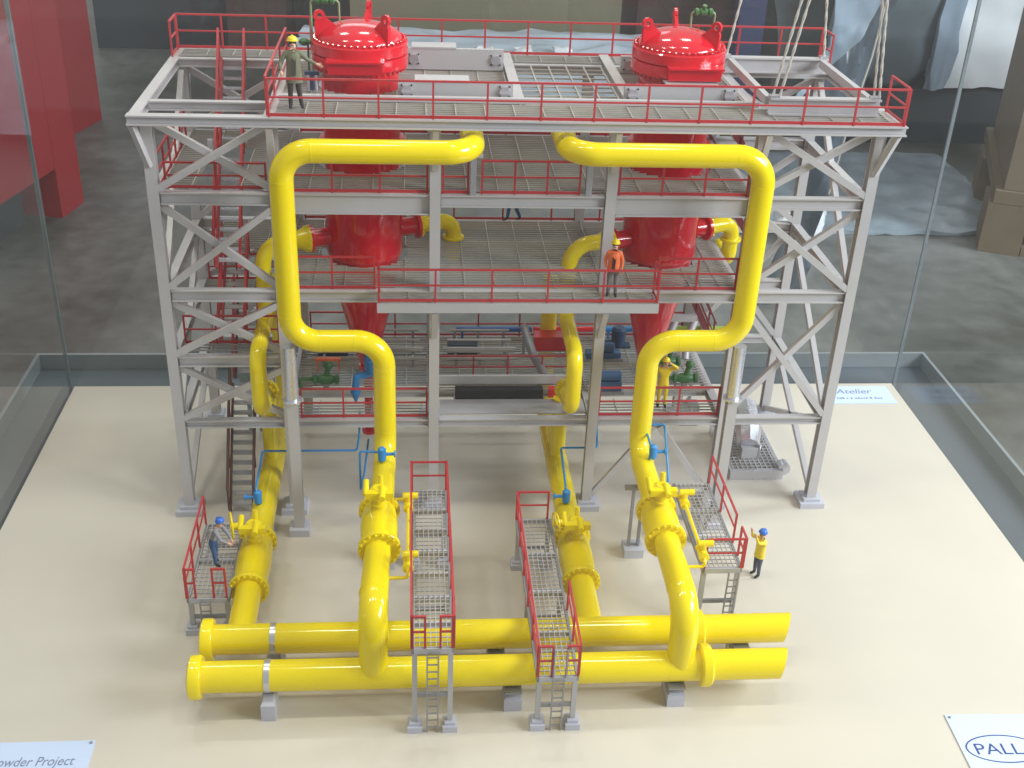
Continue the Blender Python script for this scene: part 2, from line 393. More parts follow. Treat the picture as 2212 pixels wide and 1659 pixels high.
handrail('short red handrail closing the right end of the top deck', [(24.45, -.6, Z), (24.45, .95, Z)], 1.2, 1.5)
handrail('long red handrail along the rear edge of the top deck', [(-.3, 8.0, Z), (24.3, 8.0, Z)], 1.25, 1.6)
handrail('short red handrail at the left rear corner of the top deck', [(-.3, 6.7, Z), (-.3, 7.8, Z)], 1.25, 1.1)
handrail('short red handrail at the right rear corner of the top deck', [(24.3, 7.8, Z), (24.3, 6.7, Z)], 1.25, 1.1)
Z = L4+.004
handrail('red handrail on the upper floor in front of the left vessel', [(4.2, .02, Z), (8.9, .02, Z)], 1.15, 1.75)
handrail('narrow red handrail left of the bright steel pipe post', [(9.42, .02, Z), (10.25, .02, Z)], 1.15, .9)
handrail('red handrail between the two bright steel pipe posts', [(10.72, .02, Z), (14.0, .02, Z)], 1.15, 1.1)
handrail('red handrail on the upper floor in front of the right vessel', [(15.35, .02, Z), (19.75, .02, Z)], 1.15, 1.75)
handrail('red handrail of the upper floor inside the left braced bay', [(.35, .25, Z), (3.6, .25, Z)], .9, 1.6)
handrail('red handrail on the left side of the upper floor', [(.12, .3, Z), (.12, 5.6, Z)], 1.15, 1.0)
handrail('red handrail at the rear of the upper floor', [(4.2, 6.75, Z), (19.8, 6.75, Z)], 1.15, 1.9)
Z = L3+.004
plat = handrail('red handrail round the hanging platform where the orange vest man stands', [(PX0+.06, -.25, Z), (PX0+.06, -1.03, Z), (PX1-.06, -1.03, Z), (PX1-.06, -.25, Z)], 1.2, 1.9)
handrail('red handrail in front of the left cone behind the yellow loop', [(4.2, .04, Z), (7.1, .04, Z)], 1.2, 1.5)
handrail('red handrail in front of the right cone behind the yellow loop', [(17.0, .04, Z), (19.8, .04, Z)], 1.2, 1.45)
handrail('red handrail at the rear of the middle floor', [(4.2, 6.75, Z), (19.8, 6.75, Z)], 1.15, 1.9)
Z = L2+.004
handrail('red handrail of the stair landing in the left braced bay', [(.3, .9, Z), (3.6, .9, Z)], 1.1, 1.1)
handrail('red handrail at the rear of the stair landing in the left bay', [(.3, 6.55, Z), (3.6, 6.55, Z)], 1.1, 1.1)
Z = L1+.004
handrail('red handrail on the lowest floor below the left cone', [(4.35, .06, Z), (8.9, .06, Z)], 1.2, 1.5)
handrail('red handrail in front of the yellow suit man on the lowest floor', [(15.3, .06, Z), (19.8, .06, Z)], 1.2, 1.5)
handrail('red handrail across the middle of the lowest floor', [(9.4, 3.0, Z), (14.8, 3.0, Z)], 1.0, 1.35)
handrail('red handrail at the rear of the lowest floor', [(4.2, 6.72, Z), (19.8, 6.72, Z)], 1.1, 1.75)

# ------------------------------------------------------------------ stairs
def stair(label, p0, p1, wd, ms=BROWN, mt=STEEL, mr=RAIL):      # p0, p1: middle of the foot and of the head
    p0, p1 = Vector(p0), Vector(p1); s = thing('staircase', label, 'stairs', p0); d = p1-p0; n = max(5, round(d.z/.3))
    h = V(d.x, d.y, 0).normalized(); sd = V(-h.y, h.x, 0)
    for sg in (-.5, .5): MB().bar(p0+sd*wd*sg+V(0, 0, .1), p1+sd*wd*sg, .07, .26).build('stringer', ms, s)
    tm = MB().bar(-sd*(wd/2-.05), sd*(wd/2-.05), .26, .06).mesh('tread', mt)
    for k in range(1, n): inst(tm, 'tread', s, d*(k/n)+V(0, 0, .02))
    for sg in (-.5, .5):
        o_ = sd*(wd*sg+.12*sg); up = V(0, 0, 1.1); g = MB().bar(p0+o_+up, p1+o_+up, .07, .07).bar(p0+o_+up*.5, p1+o_+up*.5, .05, .05)
        for t in (.03, .35, .68, .97): g.bar(p0+o_+d*t, p0+o_+d*t+up, .06, .06)
        g.build('stair_rail', mr, s)
    return s
stair('lowest stair flight from the board up to the first floor', (1.94, -.3, 0), (1.94, 2.7, L1), .84, BROWN, PLATE, BROWN)
stair('second stair flight behind the lowest crossing braces', (2.0, 2.9, L1), (2.0, 5.0, L2), .8)
stair('third stair flight behind the middle crossing braces', (1.95, 1.0, L2), (1.95, 3.5, L3), .8, RAIL)
stair('fourth stair flight rising to the upper floor', (1.9, 1.6, L3), (1.9, 4.4, L4), .8, RAIL, SILVER)
stair('topmost steep stair flight coming out on the top deck', (1.9, 4.5, L4), (1.9, 6.5, LT), .8, RAIL, SILVER)
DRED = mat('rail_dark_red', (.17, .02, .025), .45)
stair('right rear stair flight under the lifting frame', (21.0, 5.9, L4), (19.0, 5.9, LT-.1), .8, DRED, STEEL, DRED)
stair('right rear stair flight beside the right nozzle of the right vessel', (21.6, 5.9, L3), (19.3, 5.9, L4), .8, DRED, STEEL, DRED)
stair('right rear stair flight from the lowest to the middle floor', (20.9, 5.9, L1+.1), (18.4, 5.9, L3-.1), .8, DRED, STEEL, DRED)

# ------------------------------------------------------------------ vessels
def bolts(c, axis, rad, n, r, L, mats, parent, name='bolt_ring'):
    c = Vector(c); ax = Vector(axis).normalized(); u = V(0, 0, 1) if abs(ax.z) < .9 else V(0, 1, 0); a = ax.cross(u).normalized(); b = ax.cross(a)
    g = MB()
    for k in range(n):
        t = 2*math.pi*k/n; p = c + (a*math.cos(t)+b*math.sin(t))*rad
        g.lathe([(-L/2, r), (L/2-.02, r), (L/2, r*.6)], p, ax, 6)
    return g.build(name, mats, parent, kind='stuff')
def vessel(cx, label, hx, lugs):
    v = thing('filter_vessel', label, 'pressure vessel', (cx, VY, 1.4), group='red filter vessels through the tower'); c = (cx, VY, 0)
    MB().lathe([(9.12, 1.30), (9.2, 1.38), (9.3, 1.40), (11.6, 1.40), (11.62, 1.34), (13.3, 1.34)], c, n=56).build('shell', RED, v)
    MB().lathe([(13.25, 1.34), (13.27, 1.5), (13.5, 1.5), (13.52, 1.36)], c, n=48).build('support_ring', RED, v)
    MB().lathe([(13.5, 1.33), (15.3, 1.32), (16.1, 1.32)], c, n=56).build('neck', RED, v)
    MB().lathe([(16.08, 1.36), (16.1, 1.60), (16.13, 1.63), (16.48, 1.63), (16.5, 1.60), (16.502, 1.4)], c, n=64).build('flange', RED, v)
    MB().lathe([(16.53, 1.42), (16.53, 1.60), (16.56, 1.63), (16.88, 1.63), (16.92, 1.60), (16.925, 1.4)], c, n=64).build('cover_flange', RED, v)
    dome = [(16.9+.62*math.sin(a), 1.46*math.cos(a)) for a in [R(x) for x in range(0, 91, 6)]]
    MB().lathe(dome, c, n=64).build('dome_head', RED, v)
    bolts((cx, VY, 16.95), (0, 0, 1), 1.53, 44, .058, .14, RED, v); bolts((cx, VY, 16.05), (0, 0, 1), 1.52, 44, .055, .14, RED, v)
    for ang in lugs:
        d = V(math.cos(R(ang)), math.sin(R(ang)), 0); tn = V(-d.y, d.x, 0); O = V(cx, VY, 0)
        ec = O+d*1.36+V(0, 0, 17.74); pr = [(.78, 17.38), (1.16, 17.74-.06), (1.24, 17.62), (1.36, 17.57), (1.48, 17.62), (1.53, 17.5), (1.5, 16.95), (1.2, 16.95)]
        lug = MB().prism([O+d*r_+V(0, 0, z_)-tn*.06 for r_, z_ in pr], tn*.12)
        lug.lathe([(-.06, .085), (-.06, .19), (.06, .19), (.06, .085), (-.06, .085)], ec, tn, 20); lug.f = lug.f[:-2]; lug.mi = lug.mi[:-2]
        lug.build('lifting_lug', RED, v)
    MB().box(cx+hx-.95, cx+hx+.95, VY-1.93, VY-1.3, 16.52, 16.58).box(cx+hx-.9, cx+hx+.9, VY-1.74, VY-1.3, 16.12, 16.515).build('hinge_bar', RED, v)
    MB().lathe([(4.47, .26), (4.6, .36), (6.0, .70), (7.5, 1.06), (9.0, 1.30), (9.12, 1.32)], c, n=48).build('cone', RED, v)
    MB().lathe([(1.5, .17), (4.4, .17)], c, n=20).build('outlet_pipe', RED, v)
    MB().lathe([(1.36, .30), (1.5, .30), (1.52, .2)], c, n=24).build('outlet_flange', RED, v)
    MB().lathe([(4.25, .17), (4.28, .36), (4.45, .36), (4.47, .25)], c, n=24).build('cone_flange', RED, v)
    for sgn in (-1, 1):
        d = V(sgn*.93, .34*sgn, 0).normalized(); p = V(cx, VY, 9.95)
        MB().lathe([(1.2, .34), (2.0, .34)], p, d, 24).build('nozzle', RED, v)
        MB().lathe([(1.98, .34), (1.99, .50), (2.1, .50), (2.11, .34)], p, d, 28).build('nozzle_flange', RED, v)
    for k in range(8):
        t = R(k*45+20); d = V(math.cos(t), math.sin(t), 0)
        MB().bar(V(cx, VY, 13.0)+d*1.42, V(cx, VY, 13.26)+d*1.42, .05, .22).build('support_rib', RED, v)
    return v
vessel(VX[0], 'left tall red vessel with domed lid beside the olive coat man', -.1, (196, 78, 312))
vessel(VX[1], 'right tall red vessel with domed lid beside the rope slings', .25, (200, 88, 318))

# ------------------------------------------------------------------ yellow pipework
PR = .455
def seam(p, d, r, parent): return MB().lathe([(-.02, r), (-.015, r*1.012), (.015, r*1.012), (.02, r)], p, d, 28).build('weld_seam', YEL, parent)
def flange(p, d, r, parent, t=.16, nb=16, k=1.36, name='flange', m=YEL):
    f = MB().lathe([(-t/2, r*.98), (-t/2+.001, r*k*.97), (-t/2+.03, r*k), (t/2-.03, r*k), (t/2-.001, r*k*.97), (t/2, r*.98)], p, d, 40).build(name, m, parent)
    if nb: bolts(p, d, r*(1+k)/2+.03, nb, .045, t+.16, m, f, 'bolt_ring')
    return f
def loop(label, xin, xv, xl, run):
    pp = thing('loop_pipe', label, 'pipe', (xl, -1.5, 3.4))
    pts = [(xin, 2.6, 14.55), (xin, -1.5, 14.55), (xv, -1.5, 14.55), (xv, -1.5, 7.92), (xl, -1.5, 7.92), (xl, -1.5, 3.45), (run[0], -10.4, 3.45), (run[0], -10.4, 1.3)]
    pf = fillet(pts, .95, 10)
    MB().tube(pf, [.385 if p.y > -2.3 else (.40 if p.y > -4 else .435) for p in pf], 28).build('pipe_run', YEL, pp)
    sx = 1 if xl > xv else -1
    for p, d in (((xv, -1.5, 13.58), (0, 0, 1)), ((xv, -1.5, 8.9), (0, 0, 1)), ((xv+sx*.98, -1.5, 7.92), (1, 0, 0)), ((xv+sx*.98, -1.5, 14.55), (1, 0, 0)), ((xl-sx*.98, -1.5, 7.92), (1, 0, 0)),
                 ((xl, -1.5, 6.92), (0, 0, 1)), ((xl, -1.5, 4.45), (0, 0, 1)), ((xl+(run[0]-xl)*.11, -2.48, 3.45), (0, 1, 0)), ((run[0], -9.4, 3.45), (0, 1, 0))): seam(p, d, .385 if p[1] > -2.3 else (.402 if p[1] > -4 else .436), pp)
    return pp
loop('left thick yellow loop pipe in front of the tower', 10.35, 4.3, 7.42, (7.2,))
loop('right thick yellow loop pipe in front of the tower', 13.42, 19.78, 16.6, (16.55,))
def nozzle_pipe(label, vx):
    d = V(-.93, -.34, 0).normalized(); st = V(vx, VY, 9.95)+d*2.1; x = 3.05 if vx < 10 else 14.12
    pp = thing('inlet_pipe', label, 'pipe', (x, -1.0, 4))
    e = V(x, st.y-.55, 9.95)
    pts = [st, e, (x, e.y, 7.1), (x, -.95, 7.1), (x, -.95, 4.75), (x, .72, 4.75)]
    MB().tube(fillet(pts, [1.3, .6, .6, .6], 10), .29, 24).build('pipe_run', YEL, pp)
    flange(st+d*.02, d, .33, pp, .12, 12, 1.5)
    MB().lathe([(0, .50), (.5, .29)], st+d*.02, d, 28).build('reducer', YEL, pp)
    flange((x, .74, 4.75), (0, 1, 0), .29, pp, .16, 12, 1.5)
    return pp
nozzle_pipe('left yellow inlet pipe with a bent loop behind the braces', VX[0])
nozzle_pipe('right yellow inlet pipe curving down left of the orange vest man', VX[1])
def rear_pipe(label, vx):
    d = V(.93, .34, 0).normalized(); st = V(vx, VY, 9.95)+d*2.1; x = 9.95 if vx < 10 else 20.75
    pp = thing('rear_pipe', label, 'pipe', (x, 4.7, 8.3))
    e = V(x, st.y+.45, 9.98)
    MB().tube(fillet([st, e, (x, e.y, 8.35), (x, 6.2, 8.35)], .5, 8), .30, 24).build('pipe_run', YEL, pp)
    flange(st+d*.02, d, .30, pp, .1, 12, 1.5); flange((x, e.y, 9.3), (0, 0, 1), .3, pp, .1, 0, 1.4)
    return pp
rear_pipe('short yellow bend on the right nozzle of the left vessel', VX[0]); rear_pipe('short yellow bend on the right nozzle of the right vessel', VX[1])
HY1, HY2, HZ, HR = -10.4, -8.75, 1.22, .475
def header(label, y, x0, x1, xf):
    pp = thing('header_pipe', label, 'pipe', ((x0+x1)/2, y, HZ))
    g = MB().lathe([(0, HR), (x1-x0, HR), (x1-x0+.001, HR-.05), (x1-x0-.6, HR-.05)], (x0, y, HZ), (1, 0, 0), 48)
    for v in g.v:            # the open end is sawn off at a slant
        if v.x > x1-.3: v.x += .30*(v.y-y)+.16*(v.z-HZ)
    g.build('pipe_run', YEL, pp, sharp=30)
    MB().lathe([(-.02, .01), (-.01, .55), (.05, .66), (.32, .66), (.38, .62), (.385, HR)], (x0, y, HZ), (1, 0, 0), 48).build('end_flange', YEL, pp)
    MB().lathe([(-.3, HR), (-.29, .62), (-.24, .66), (.0, .66), (.05, .62), (.06, HR)], (xf, y, HZ), (1, 0, 0), 48).build('flange', YEL, pp)
    for t in (.28, .62, .8): seam((x0+(x1-x0)*t, y, HZ), (1, 0, 0), HR, pp)
    return pp
header('front yellow header pipe lying nearest to the board edge', HY1, 1.75, 19.82, 17.45)
header('rear yellow header pipe lying behind the front one', HY2, 1.85, 20.4, 17.55)
def low_run(label, x, yb):
    pp = thing('low_pipe', label, 'pipe', (x, -2, HZ))
    MB().tube([(x, yb, HZ), (x, HY2+.1, HZ)], .44, 28).build('pipe_run', YEL, pp)
    MB().tube(fillet([(x, yb-.3, HZ), (x, yb+.6, HZ), (x, yb+.6, 6.9)], .55, 8), .34, 24).build('riser', YEL, pp)
    MB().tube([(x, 1.25, HZ), (x, 1.25, 4.1)], .30, 24).build('branch', YEL, pp)
    for y in (-1.3, .4, -4.2): seam((x, y, HZ), (0, 1, 0), .44, pp)
    return pp
low_run('left low yellow pipe running under the tower to the rear header', 3.0, 5.6); low_run('right low yellow pipe running under the tower to the rear header', 14.02, 5.6)

def handwheel(c, ax, r, parent, m=YEL):
    ax = Vector(ax).normalized(); u = V(0, 0, 1) if abs(ax.z) < .9 else V(0, 1, 0); a = ax.cross(u).normalized(); b = ax.cross(a); c = Vector(c)
    g = MB(); k = 24; pts = [c+(a*math.cos(2*math.pi*i/k)+b*math.sin(2*math.pi*i/k))*r for i in range(k+1)]
    g.tube(pts, .035, 8, False)
    for i in range(3):
        t = 2*math.pi*i/3; g.tube([c, c+(a*math.cos(t)+b*math.sin(t))*r], .028, 6)
    g.lathe([(-.05, .07), (.05, .07)], c, ax, 10); return g.build('hand_wheel', m, parent)
def valve(label, x, z, y0, y1, side, wheel, r=.44, yaw=0.0):
    v = thing('ball_valve', label, 'valve', (x, (y0+y1)/2, z)); L = y1-y0; d = V(yaw, 1, 0).normalized(); st = V(x-yaw*L/2, y0, z)
    MB().lathe([(.1, r), (.12, r*1.22), (L*.3, r*1.32), (L*.5, r*1.36), (L*.7, r*1.32), (L-.12, r*1.22), (L-.1, r)], st, d, 40).build('valve_body', YEL, v)
    flange(st+d*.06, d, r, v, .2, 18, 1.5); flange(st+d*(L-.06), d, r, v, .2, 18, 1.5)
    cx, cy = x, y1-L*.28; zt = z+r*1.3
    MB().lathe([(-.1, .26), (.12, .26), (.14, .2), (.34, .2), (.36, .3), (.5, .3)], (cx, cy, zt), (0, 0, 1), 20).build('bonnet', YEL, v)
    gb = MB().lathe([(0, .24), (.05, .28), (.22, .28), (.28, .2)], (cx, cy, zt+.45), (0, 0, 1), 14)
    gb.bar((cx-.45, cy-.25, zt+.6), (cx+.45, cy-.25, zt+.6), .24, .22); gb.build('gear_box', YEL, v)
    bl = MB()
    for p, q, rr in (((-.42, -.25, .6), (-.42, .28, .78), .1), ((.1, -.55, .62), (.1, .02, .7), .11), ((.05, .2, .6), (.05, .3, 1.0), .09)): bl.tube([V(cx, cy, zt)+V(*p), V(cx, cy, zt)+V(*q)], rr, 12)
    bl.build('fitting', YEL, v)
    if wheel:
        MB().tube([(cx+side*.4, cy-.1, zt+.6), (cx+side*.7, cy-.05, zt+.62)], .06, 10).lathe([(-.12, .13), (.12, .13)], (cx+side*.62, cy-.08, zt+.62), (1, 0, 0), 12).build('spindle', YEL, v)
        handwheel((cx+side*.72, cy-.04, zt+.62), (1, .25, 0), wheel, v)
    return v
def bypass(label, x, z, y0, y1):
    b = thing('bypass_line', label, 'pipe', (x+.9, (y0+y1)/2, z)); xo = x+.95
    MB().tube(fillet([(x+.3, y0-.5, z+.02), (xo, y0-.5, z+.02), (xo, y0-.5, z+.25), (xo, y0, z+.25), (xo, y1, z+.28), (xo, y1+.12, z+.35), (x+.25, y1+.12, z+.35)], .12, 4), .055, 10).build('small_pipe', YEL, b)
    for yy in (y0-.1, y1-.05):
        g = MB().lathe([(-.3, .1), (-.28, .17), (-.2, .17), (-.18, .1), (-.08, .15), (.08, .15), (.18, .1), (.2, .17), (.28, .17), (.3, .1)], (xo, yy, z+.26), (0, 1, 0), 16)
        g.tube([(xo, yy, z+.3), (xo+.02, yy, z+.62)], .1, 10); g.tube([(xo-.18, yy+.02, z+.6), (xo+.32, yy+.02, z+.6)], .11, 12); g.build('small_valve', YEL, b)
    return b
valve('yellow ball valve on the pipe left of the central long walkway', 7.3, 3.45, -7.25, -5.05, 1, 0, PR, -.025)
bypass('thin yellow bypass line left of the central long walkway', 7.28, 3.45, -8.2, -5.1)
valve('yellow ball valve on the pipe left of the right walkway', 16.56, 3.45, -7.0, -5.2, 1, 0, PR)
bypass('thin yellow bypass line left of the right walkway', 16.56, 3.45, -7.9, -5.1)
valve('yellow ball valve with hand wheel facing the worker in grey', 3.0, HZ, -6.35, -3.6, -1, .45)
valve('yellow ball valve right of the railed narrow walkway', 14.02, HZ, -6.3, -3.7, -1, .34)

# ------------------------------------------------------------------ pipe supports
def support(label, x, y, zt, kind='post', strap=()):
    s = thing('pipe_support', label, 'pipe support', (x, y, 0), group='grey pipe supports on the board')
    if kind == 'post':
        MB().box(x-.27, x+.27, y-.5, y+.4, 0, .44).box(x-.22, x+.22, y-.44, y+.35, .44, .5).build('footing', FOOT, s)
        MB().ibeam((x, y, .5), (x, y, zt-.06), .34, .34, .05, up=(0, 1, 0)).build('post', STEELD, s)
        MB().box(x-.26, x+.26, y-.5, y+.5, zt-.06, zt).build('saddle', STEELD, s)
    elif kind == 'tall':
        MB().box(x-.2, x+.22, y-.62, y+.3, 0, .58).prism([(x-.2, y-.62, .58), (x+.22, y-.62, .58), (x+.16, y-.5, .66), (x-.14, y-.5, .66)], (0, .6, 0)).build('footing', FOOT, s)
        MB().ibeam((x, y, .6), (x, y, zt+.02), .3, .34, .05, up=(0, 1, 0)).build('post', STEELD, s)
    elif kind == 'twin':
        MB().box(x-.35, x+.35, y-.35, y+.35, 0, .35).build('footing', FOOT, s)
        for dx in (-.17, .17): MB().bar((x+dx, y, .35), (x+dx, y, zt-.12), .09, .16).build('post', STEELD, s)
        MB().bar((x-.5, y, zt-.06), (x+.5, y, zt-.06), .2, .12).build('saddle', STEELD, s)
    for yy, zz, rr in strap:
        MB().lathe([(-.085, rr*.99), (-.085, rr*1.05), (.085, rr*1.05), (.085, rr*.99)], (x, yy, zz), (1, 0, 0), 36).build('strap', SILVER, s)
    return s
s = support('left strapped pipe support under the ends of both headers', 4.05, HY1, HZ-HR, 'tall', ((HY1, HZ, HR), (HY2, HZ, HR)))
MB().box(3.75, 4.35, HY2-.3, HY2+.3, 0, .3).build('footing', FOOT, s); MB().ibeam((4.05, HY2, .3), (4.05, HY2, HZ-HR), .3, .3, .05, up=(0, 1, 0)).build('post', STEELD, s)
support('middle pipe support under the front header beside the railed walkway', 11.4, HY1, HZ-HR)
support('right pipe support under the front header', 16.45, HY1, HZ-HR)
support('right pipe support under the rear header', 18.9, HY2, HZ-HR)
support('pipe support under the rear header behind the left vertical branch', 11.0, HY2, HZ-HR)
support('twin post support under the right loop pipe', 16.4, -3.1, 2.95, 'twin')
support('twin post support under the left loop pipe', 7.38, -3.5, 2.95, 'twin')
support('low support under the left low pipe', 3.0, -1.6, HZ-.44); support('low support under the right low pipe', 14.02, -1.6, HZ-.44)
for x, lb in ((4.22, 'left silver clad post carrying the left loop pipe'), (19.82, 'right silver clad post carrying the right loop pipe')):
    s = thing('loop_support', lb, 'pipe support', (x, -1.5, 0))
    MB().box(x-.36, x+.36, -1.86, -1.14, 0, .3).build('footing', FOOT, s)
    MB().ibeam((x, -1.5, .3), (x, -1.5, 5.6), .36, .36, .05, up=(0, 1, 0)).build('post', STEEL, s)
    MB().lathe([(5.6, .34), (5.66, .34), (5.661, .2)], (x, -1.5, 0), n=24).build('base_plate', SILVER, s)
    MB().tube([(x, -1.5, 5.66), (x, -1.5, 7.72)], .235, 24).build('trunnion', SILVER, s)
for x, lb in ((10.42, 'left bright steel post under the end of the upper yellow pipe'), (14.3, 'right bright steel post under the end of the upper yellow pipe')):
    s = thing('post_support', lb, 'pipe support', (x, .05, L4))
    MB().ibeam((x, -.02, L4), (x, -.02, 13.98), .2, .24, .04, up=(0, 1, 0)).build('post', SILVER, s)
    MB().box(x-.42, x+.3, -.25, .2, 13.98, 14.08).build('saddle', PLATE, s)

# ------------------------------------------------------------------ walkways
def walkway(label, x0, x1, y0, y1, z, legs, rails, panels, ladder=None, gate=False, ladder_m=STEELD):
    wv = thing('walkway', label, 'walkway', ((x0+x1)/2, y0, 0), group='grating walkways on legs beside the valves')
    for x in (x0, x1): MB().bar((x, y0, z-.1), (x, y1, z-.1), .08, .2).build('side_beam', STEELD, wv)
    n = panels
    for k in range(n+1):
        y = y0+(y1-y0)*k/n; MB().bar((x0+.04, y, z-.1), (x1-.04, y, z-.1), .09, .19).build('cross_beam', PLATE, wv)
    grating(z+.02, x0+.05, x1-.05, y0+.02, y1-.02, parent=wv, dx=.158, dy=.21, b=.022, h=.035, name='grating', m=GRATEW)
    lm = MB().bar((0, 0, .3), (0, 0, z-.2), .15, .15).mesh('leg', PLATE); fo = MB().box(-.22, .22, -.25, .25, 0, .22).box(-.16, .16, -.18, .18, .22, .32).mesh('footing', FOOT)
    for y in legs:
        for x in (x0+.06, x1-.06):
            inst(lm, 'leg', wv, (x-(x0+x1)/2, y-y0, 0)); inst(fo, 'footing', wv, (x-(x0+x1)/2, y-y0, 0))
    for y in legs: MB().bar((x0+.1, y, z*.42), (x1-.1, y, z*.42), .08, .14).build('tie_beam', STEELD, wv)
    for path in rails: handrail('', path, 1.15, 1.45, .06, False, wv)
    if ladder:
        lx, top = ladder; ld = MB()
        for dx in (-.16, .16): ld.bar((lx+dx, y0-.14, 0), (lx+dx, y0-.14, top), .045, .06)
        ld.build('ladder_rail', ladder_m, wv); rm = MB().bar((-.16, 0, 0), (.16, 0, 0), .035, .035).mesh('rung', ladder_m)
        k = .2
        while k < top-.05: inst(rm, 'rung', wv, (lx-(x0+x1)/2, -.14, k)); k += .27
    return wv
RH = 1.15
z = 3.15; w2 = walkway('long central walkway, highest of the four, left of the railed one', 8.36, 9.52, -11.5, -3.5, z, (-11.45, -7.6, -3.6),
    [[(9.52, -3.5, z), (8.36, -3.5, z)], [(8.33, -3.5, z), (8.33, -11.5, z)], [(9.55, -11.5, z), (9.55, -3.5, z)], [(8.36, -11.5, z), (8.72, -11.5, z)], [(9.16, -11.5, z), (9.5, -11.5, z)]], 7, (8.94, 3.15))
z = 2.0; w3 = walkway('railed narrow walkway between central walkway and right valve', 12.02, 13.2, -11.56, -3.7, z, (-11.5, -7.6, -3.8),
    [[(13.1, -3.7, z), (12.05, -3.7, z)], [(12.0, -3.7, z), (12.0, -11.5, z)], [(13.23, -11.5, z), (13.23, -8.6, z)], [(12.02, -11.56, z), (12.42, -11.56, z)], [(12.85, -11.56, z), (13.2, -11.56, z)]], 4, (12.62, 2.0))
z = 1.45; w1 = walkway('short low platform carrying the worker in grey', 1.16, 2.44, -7.0, -2.95, z, (-6.9, -3.1),
    [[(1.13, -7.0, z), (1.13, -2.95, z)], [(1.16, -7.0, z), (1.42, -7.0, z)], [(2.0, -7.0, z), (2.4, -7.0, z)]], 2, (1.72, 1.4))
z = 2.5; w4 = walkway('right walkway beside the man in the yellow jacket', 17.86, 19.12, -7.25, -2.3, z, (-7.15, -2.4),
    [[(19.16, -2.3, z), (19.16, -5.9, z)], [(17.88, -7.25, z), (19.1, -7.25, z)], [(19.16, -7.25, z), (19.16, -6.6, z)]], 3, (18.85, 2.4))
MB().tube([(12.47, -11.6, 2.0), (12.47, -11.6, 3.05), (12.84, -11.6, 3.05), (12.84, -11.6, 2.0)], .03, 8).build('gate_frame', STEELD, w3)

# ------------------------------------------------------------------ blue small bore lines
def blue_line(label, pts, valves, r=.042):
    b = thing('drain_line', label, 'pipe', pts[0])
    MB().tube(fillet(pts, .12, 4), r, 10).build('small_pipe', BLUE, b)
    for p, side in valves:
        g = MB().lathe([(-.28, .06), (-.2, .14), (.2, .15), (.28, .07)], p, (0, .15, 1), 14)
        g.tube([Vector(p), Vector(p)+V(side*.42, 0, .02)], .06, 8); g.lathe([(-.03, .12), (.03, .12)], Vector(p)+V(side*.44, 0, .02), (1, 0, 0), 12); g.build('drain_valve', BLUE, b)
    return b
blue_line('blue drain line with valve on the left low pipe', [(2.85, -2.0, 1.5), (2.8, -2.0, 2.25), (2.8, .3, 2.4), (6.3, .3, 2.4), (6.4, .3, 3.1), (6.4, 1.2, 3.6)], [((2.85, -2.0, 1.9), -1)])
blue_line('blue drain line with valve on the left loop pipe', [(6.65, 2.2, 1.7), (6.6, -.6, 2.0), (6.55, -2.6, 2.6), (6.55, -2.6, 4.2), (7.3, -2.7, 4.2), (7.3, -2.7, 3.85)], [((7.32, -2.75, 4.15), 1)])
blue_line('blue drain line with valve on the right low pipe', [(13.95, -2.2, 1.5), (13.92, -2.2, 2.3), (14.0, .2, 2.5), (15.4, .2, 2.5), (15.45, 1.2, 3.3)], [((13.95, -2.25, 1.95), -1)])
blue_line('blue drain line with valve on the right loop pipe', [(16.75, -2.7, 3.8), (16.78, -2.7, 4.3), (16.8, -1.2, 4.35), (17.55, -1.2, 4.35), (17.45, -3.0, 3.2), (17.3, -3.4, 2.5)], [((16.85, -2.75, 4.15), 1)])
g = thing('sample_valve', 'bright blue angled valve below the left cone', 'valve', (6.25, 1.4, L1))
MB().tube([(6.65, 3.2, 4.95), (6.75, 1.5, 5.0), (6.3, 1.4, 4.95), (6.25, 1.4, 4.4)], .15, 12).build('valve_body', BLUE, g)
MB().lathe([(0, .12), (.06, .16), (.5, .16), (.56, .1), (.8, .1), (.84, .17), (.94, .17)], (6.85, 1.4, 5.1), (0, 0, 1), 14).build('actuator', BLUE, g)
MB().lathe([(0, .17), (-.1, .2), (-.3, .12), (-.5, .05)], (6.25, 1.4, 4.4), (0, 0, 1), 12).build('drip_cup', BLUE, g)

# ------------------------------------------------------------------ green vents on the vessel lids, valves on the lowest floor
def vent(label, x, y, z0, h, wd, sgn):
    t = thing('vent_loop', label, 'vent pipe', (x, y, z0))
    MB().tube(fillet([(x, y, z0), (x, y, z0+h), (x+wd, y, z0+h), (x+wd, y+.1, z0+h-1.0)], .12, 4), .04, 8).build('tube', PALEG, t)
    g = MB().lathe([(-.34, .08), (-.3, .14), (-.2, .14), (-.16, .08), (-.1, .13), (.1, .13), (.16, .08), (.2, .14), (.3, .14), (.34, .08)], (x+wd*.5, y, z0+h), (1, 0, 0), 14)
    g.tube([(x+wd*.5, y, z0+h), (x+wd*.5, y-.1, z0+h+.25)], .08, 8); g.build('valve', GREEN, t); return t
vent('green vent valve on a tube loop over the left vessel lid', 4.98, 4.2, 15.3, 2.7, .95, 1)
vent('green vent valve on a tube loop over the right vessel lid', 18.35, 5.0, 15.3, 2.45, .85, 1)
t = MB().ball((4.78, 3.4, 16.78), .15, 10, (1.3, 1, .9)).tube([(4.78, 3.4, 16.78), (5.1, 3.4, 16.78)], .08, 10).tube([(4.9, 3.4, 16.78), (4.9, 3.4, 15.3)], .035, 8).build('drain_cock', GREEN, loc=(4.75, 3.4, 15.3)); tag(t, 'small green valve low on the left flank of the left vessel lid', 'valve')
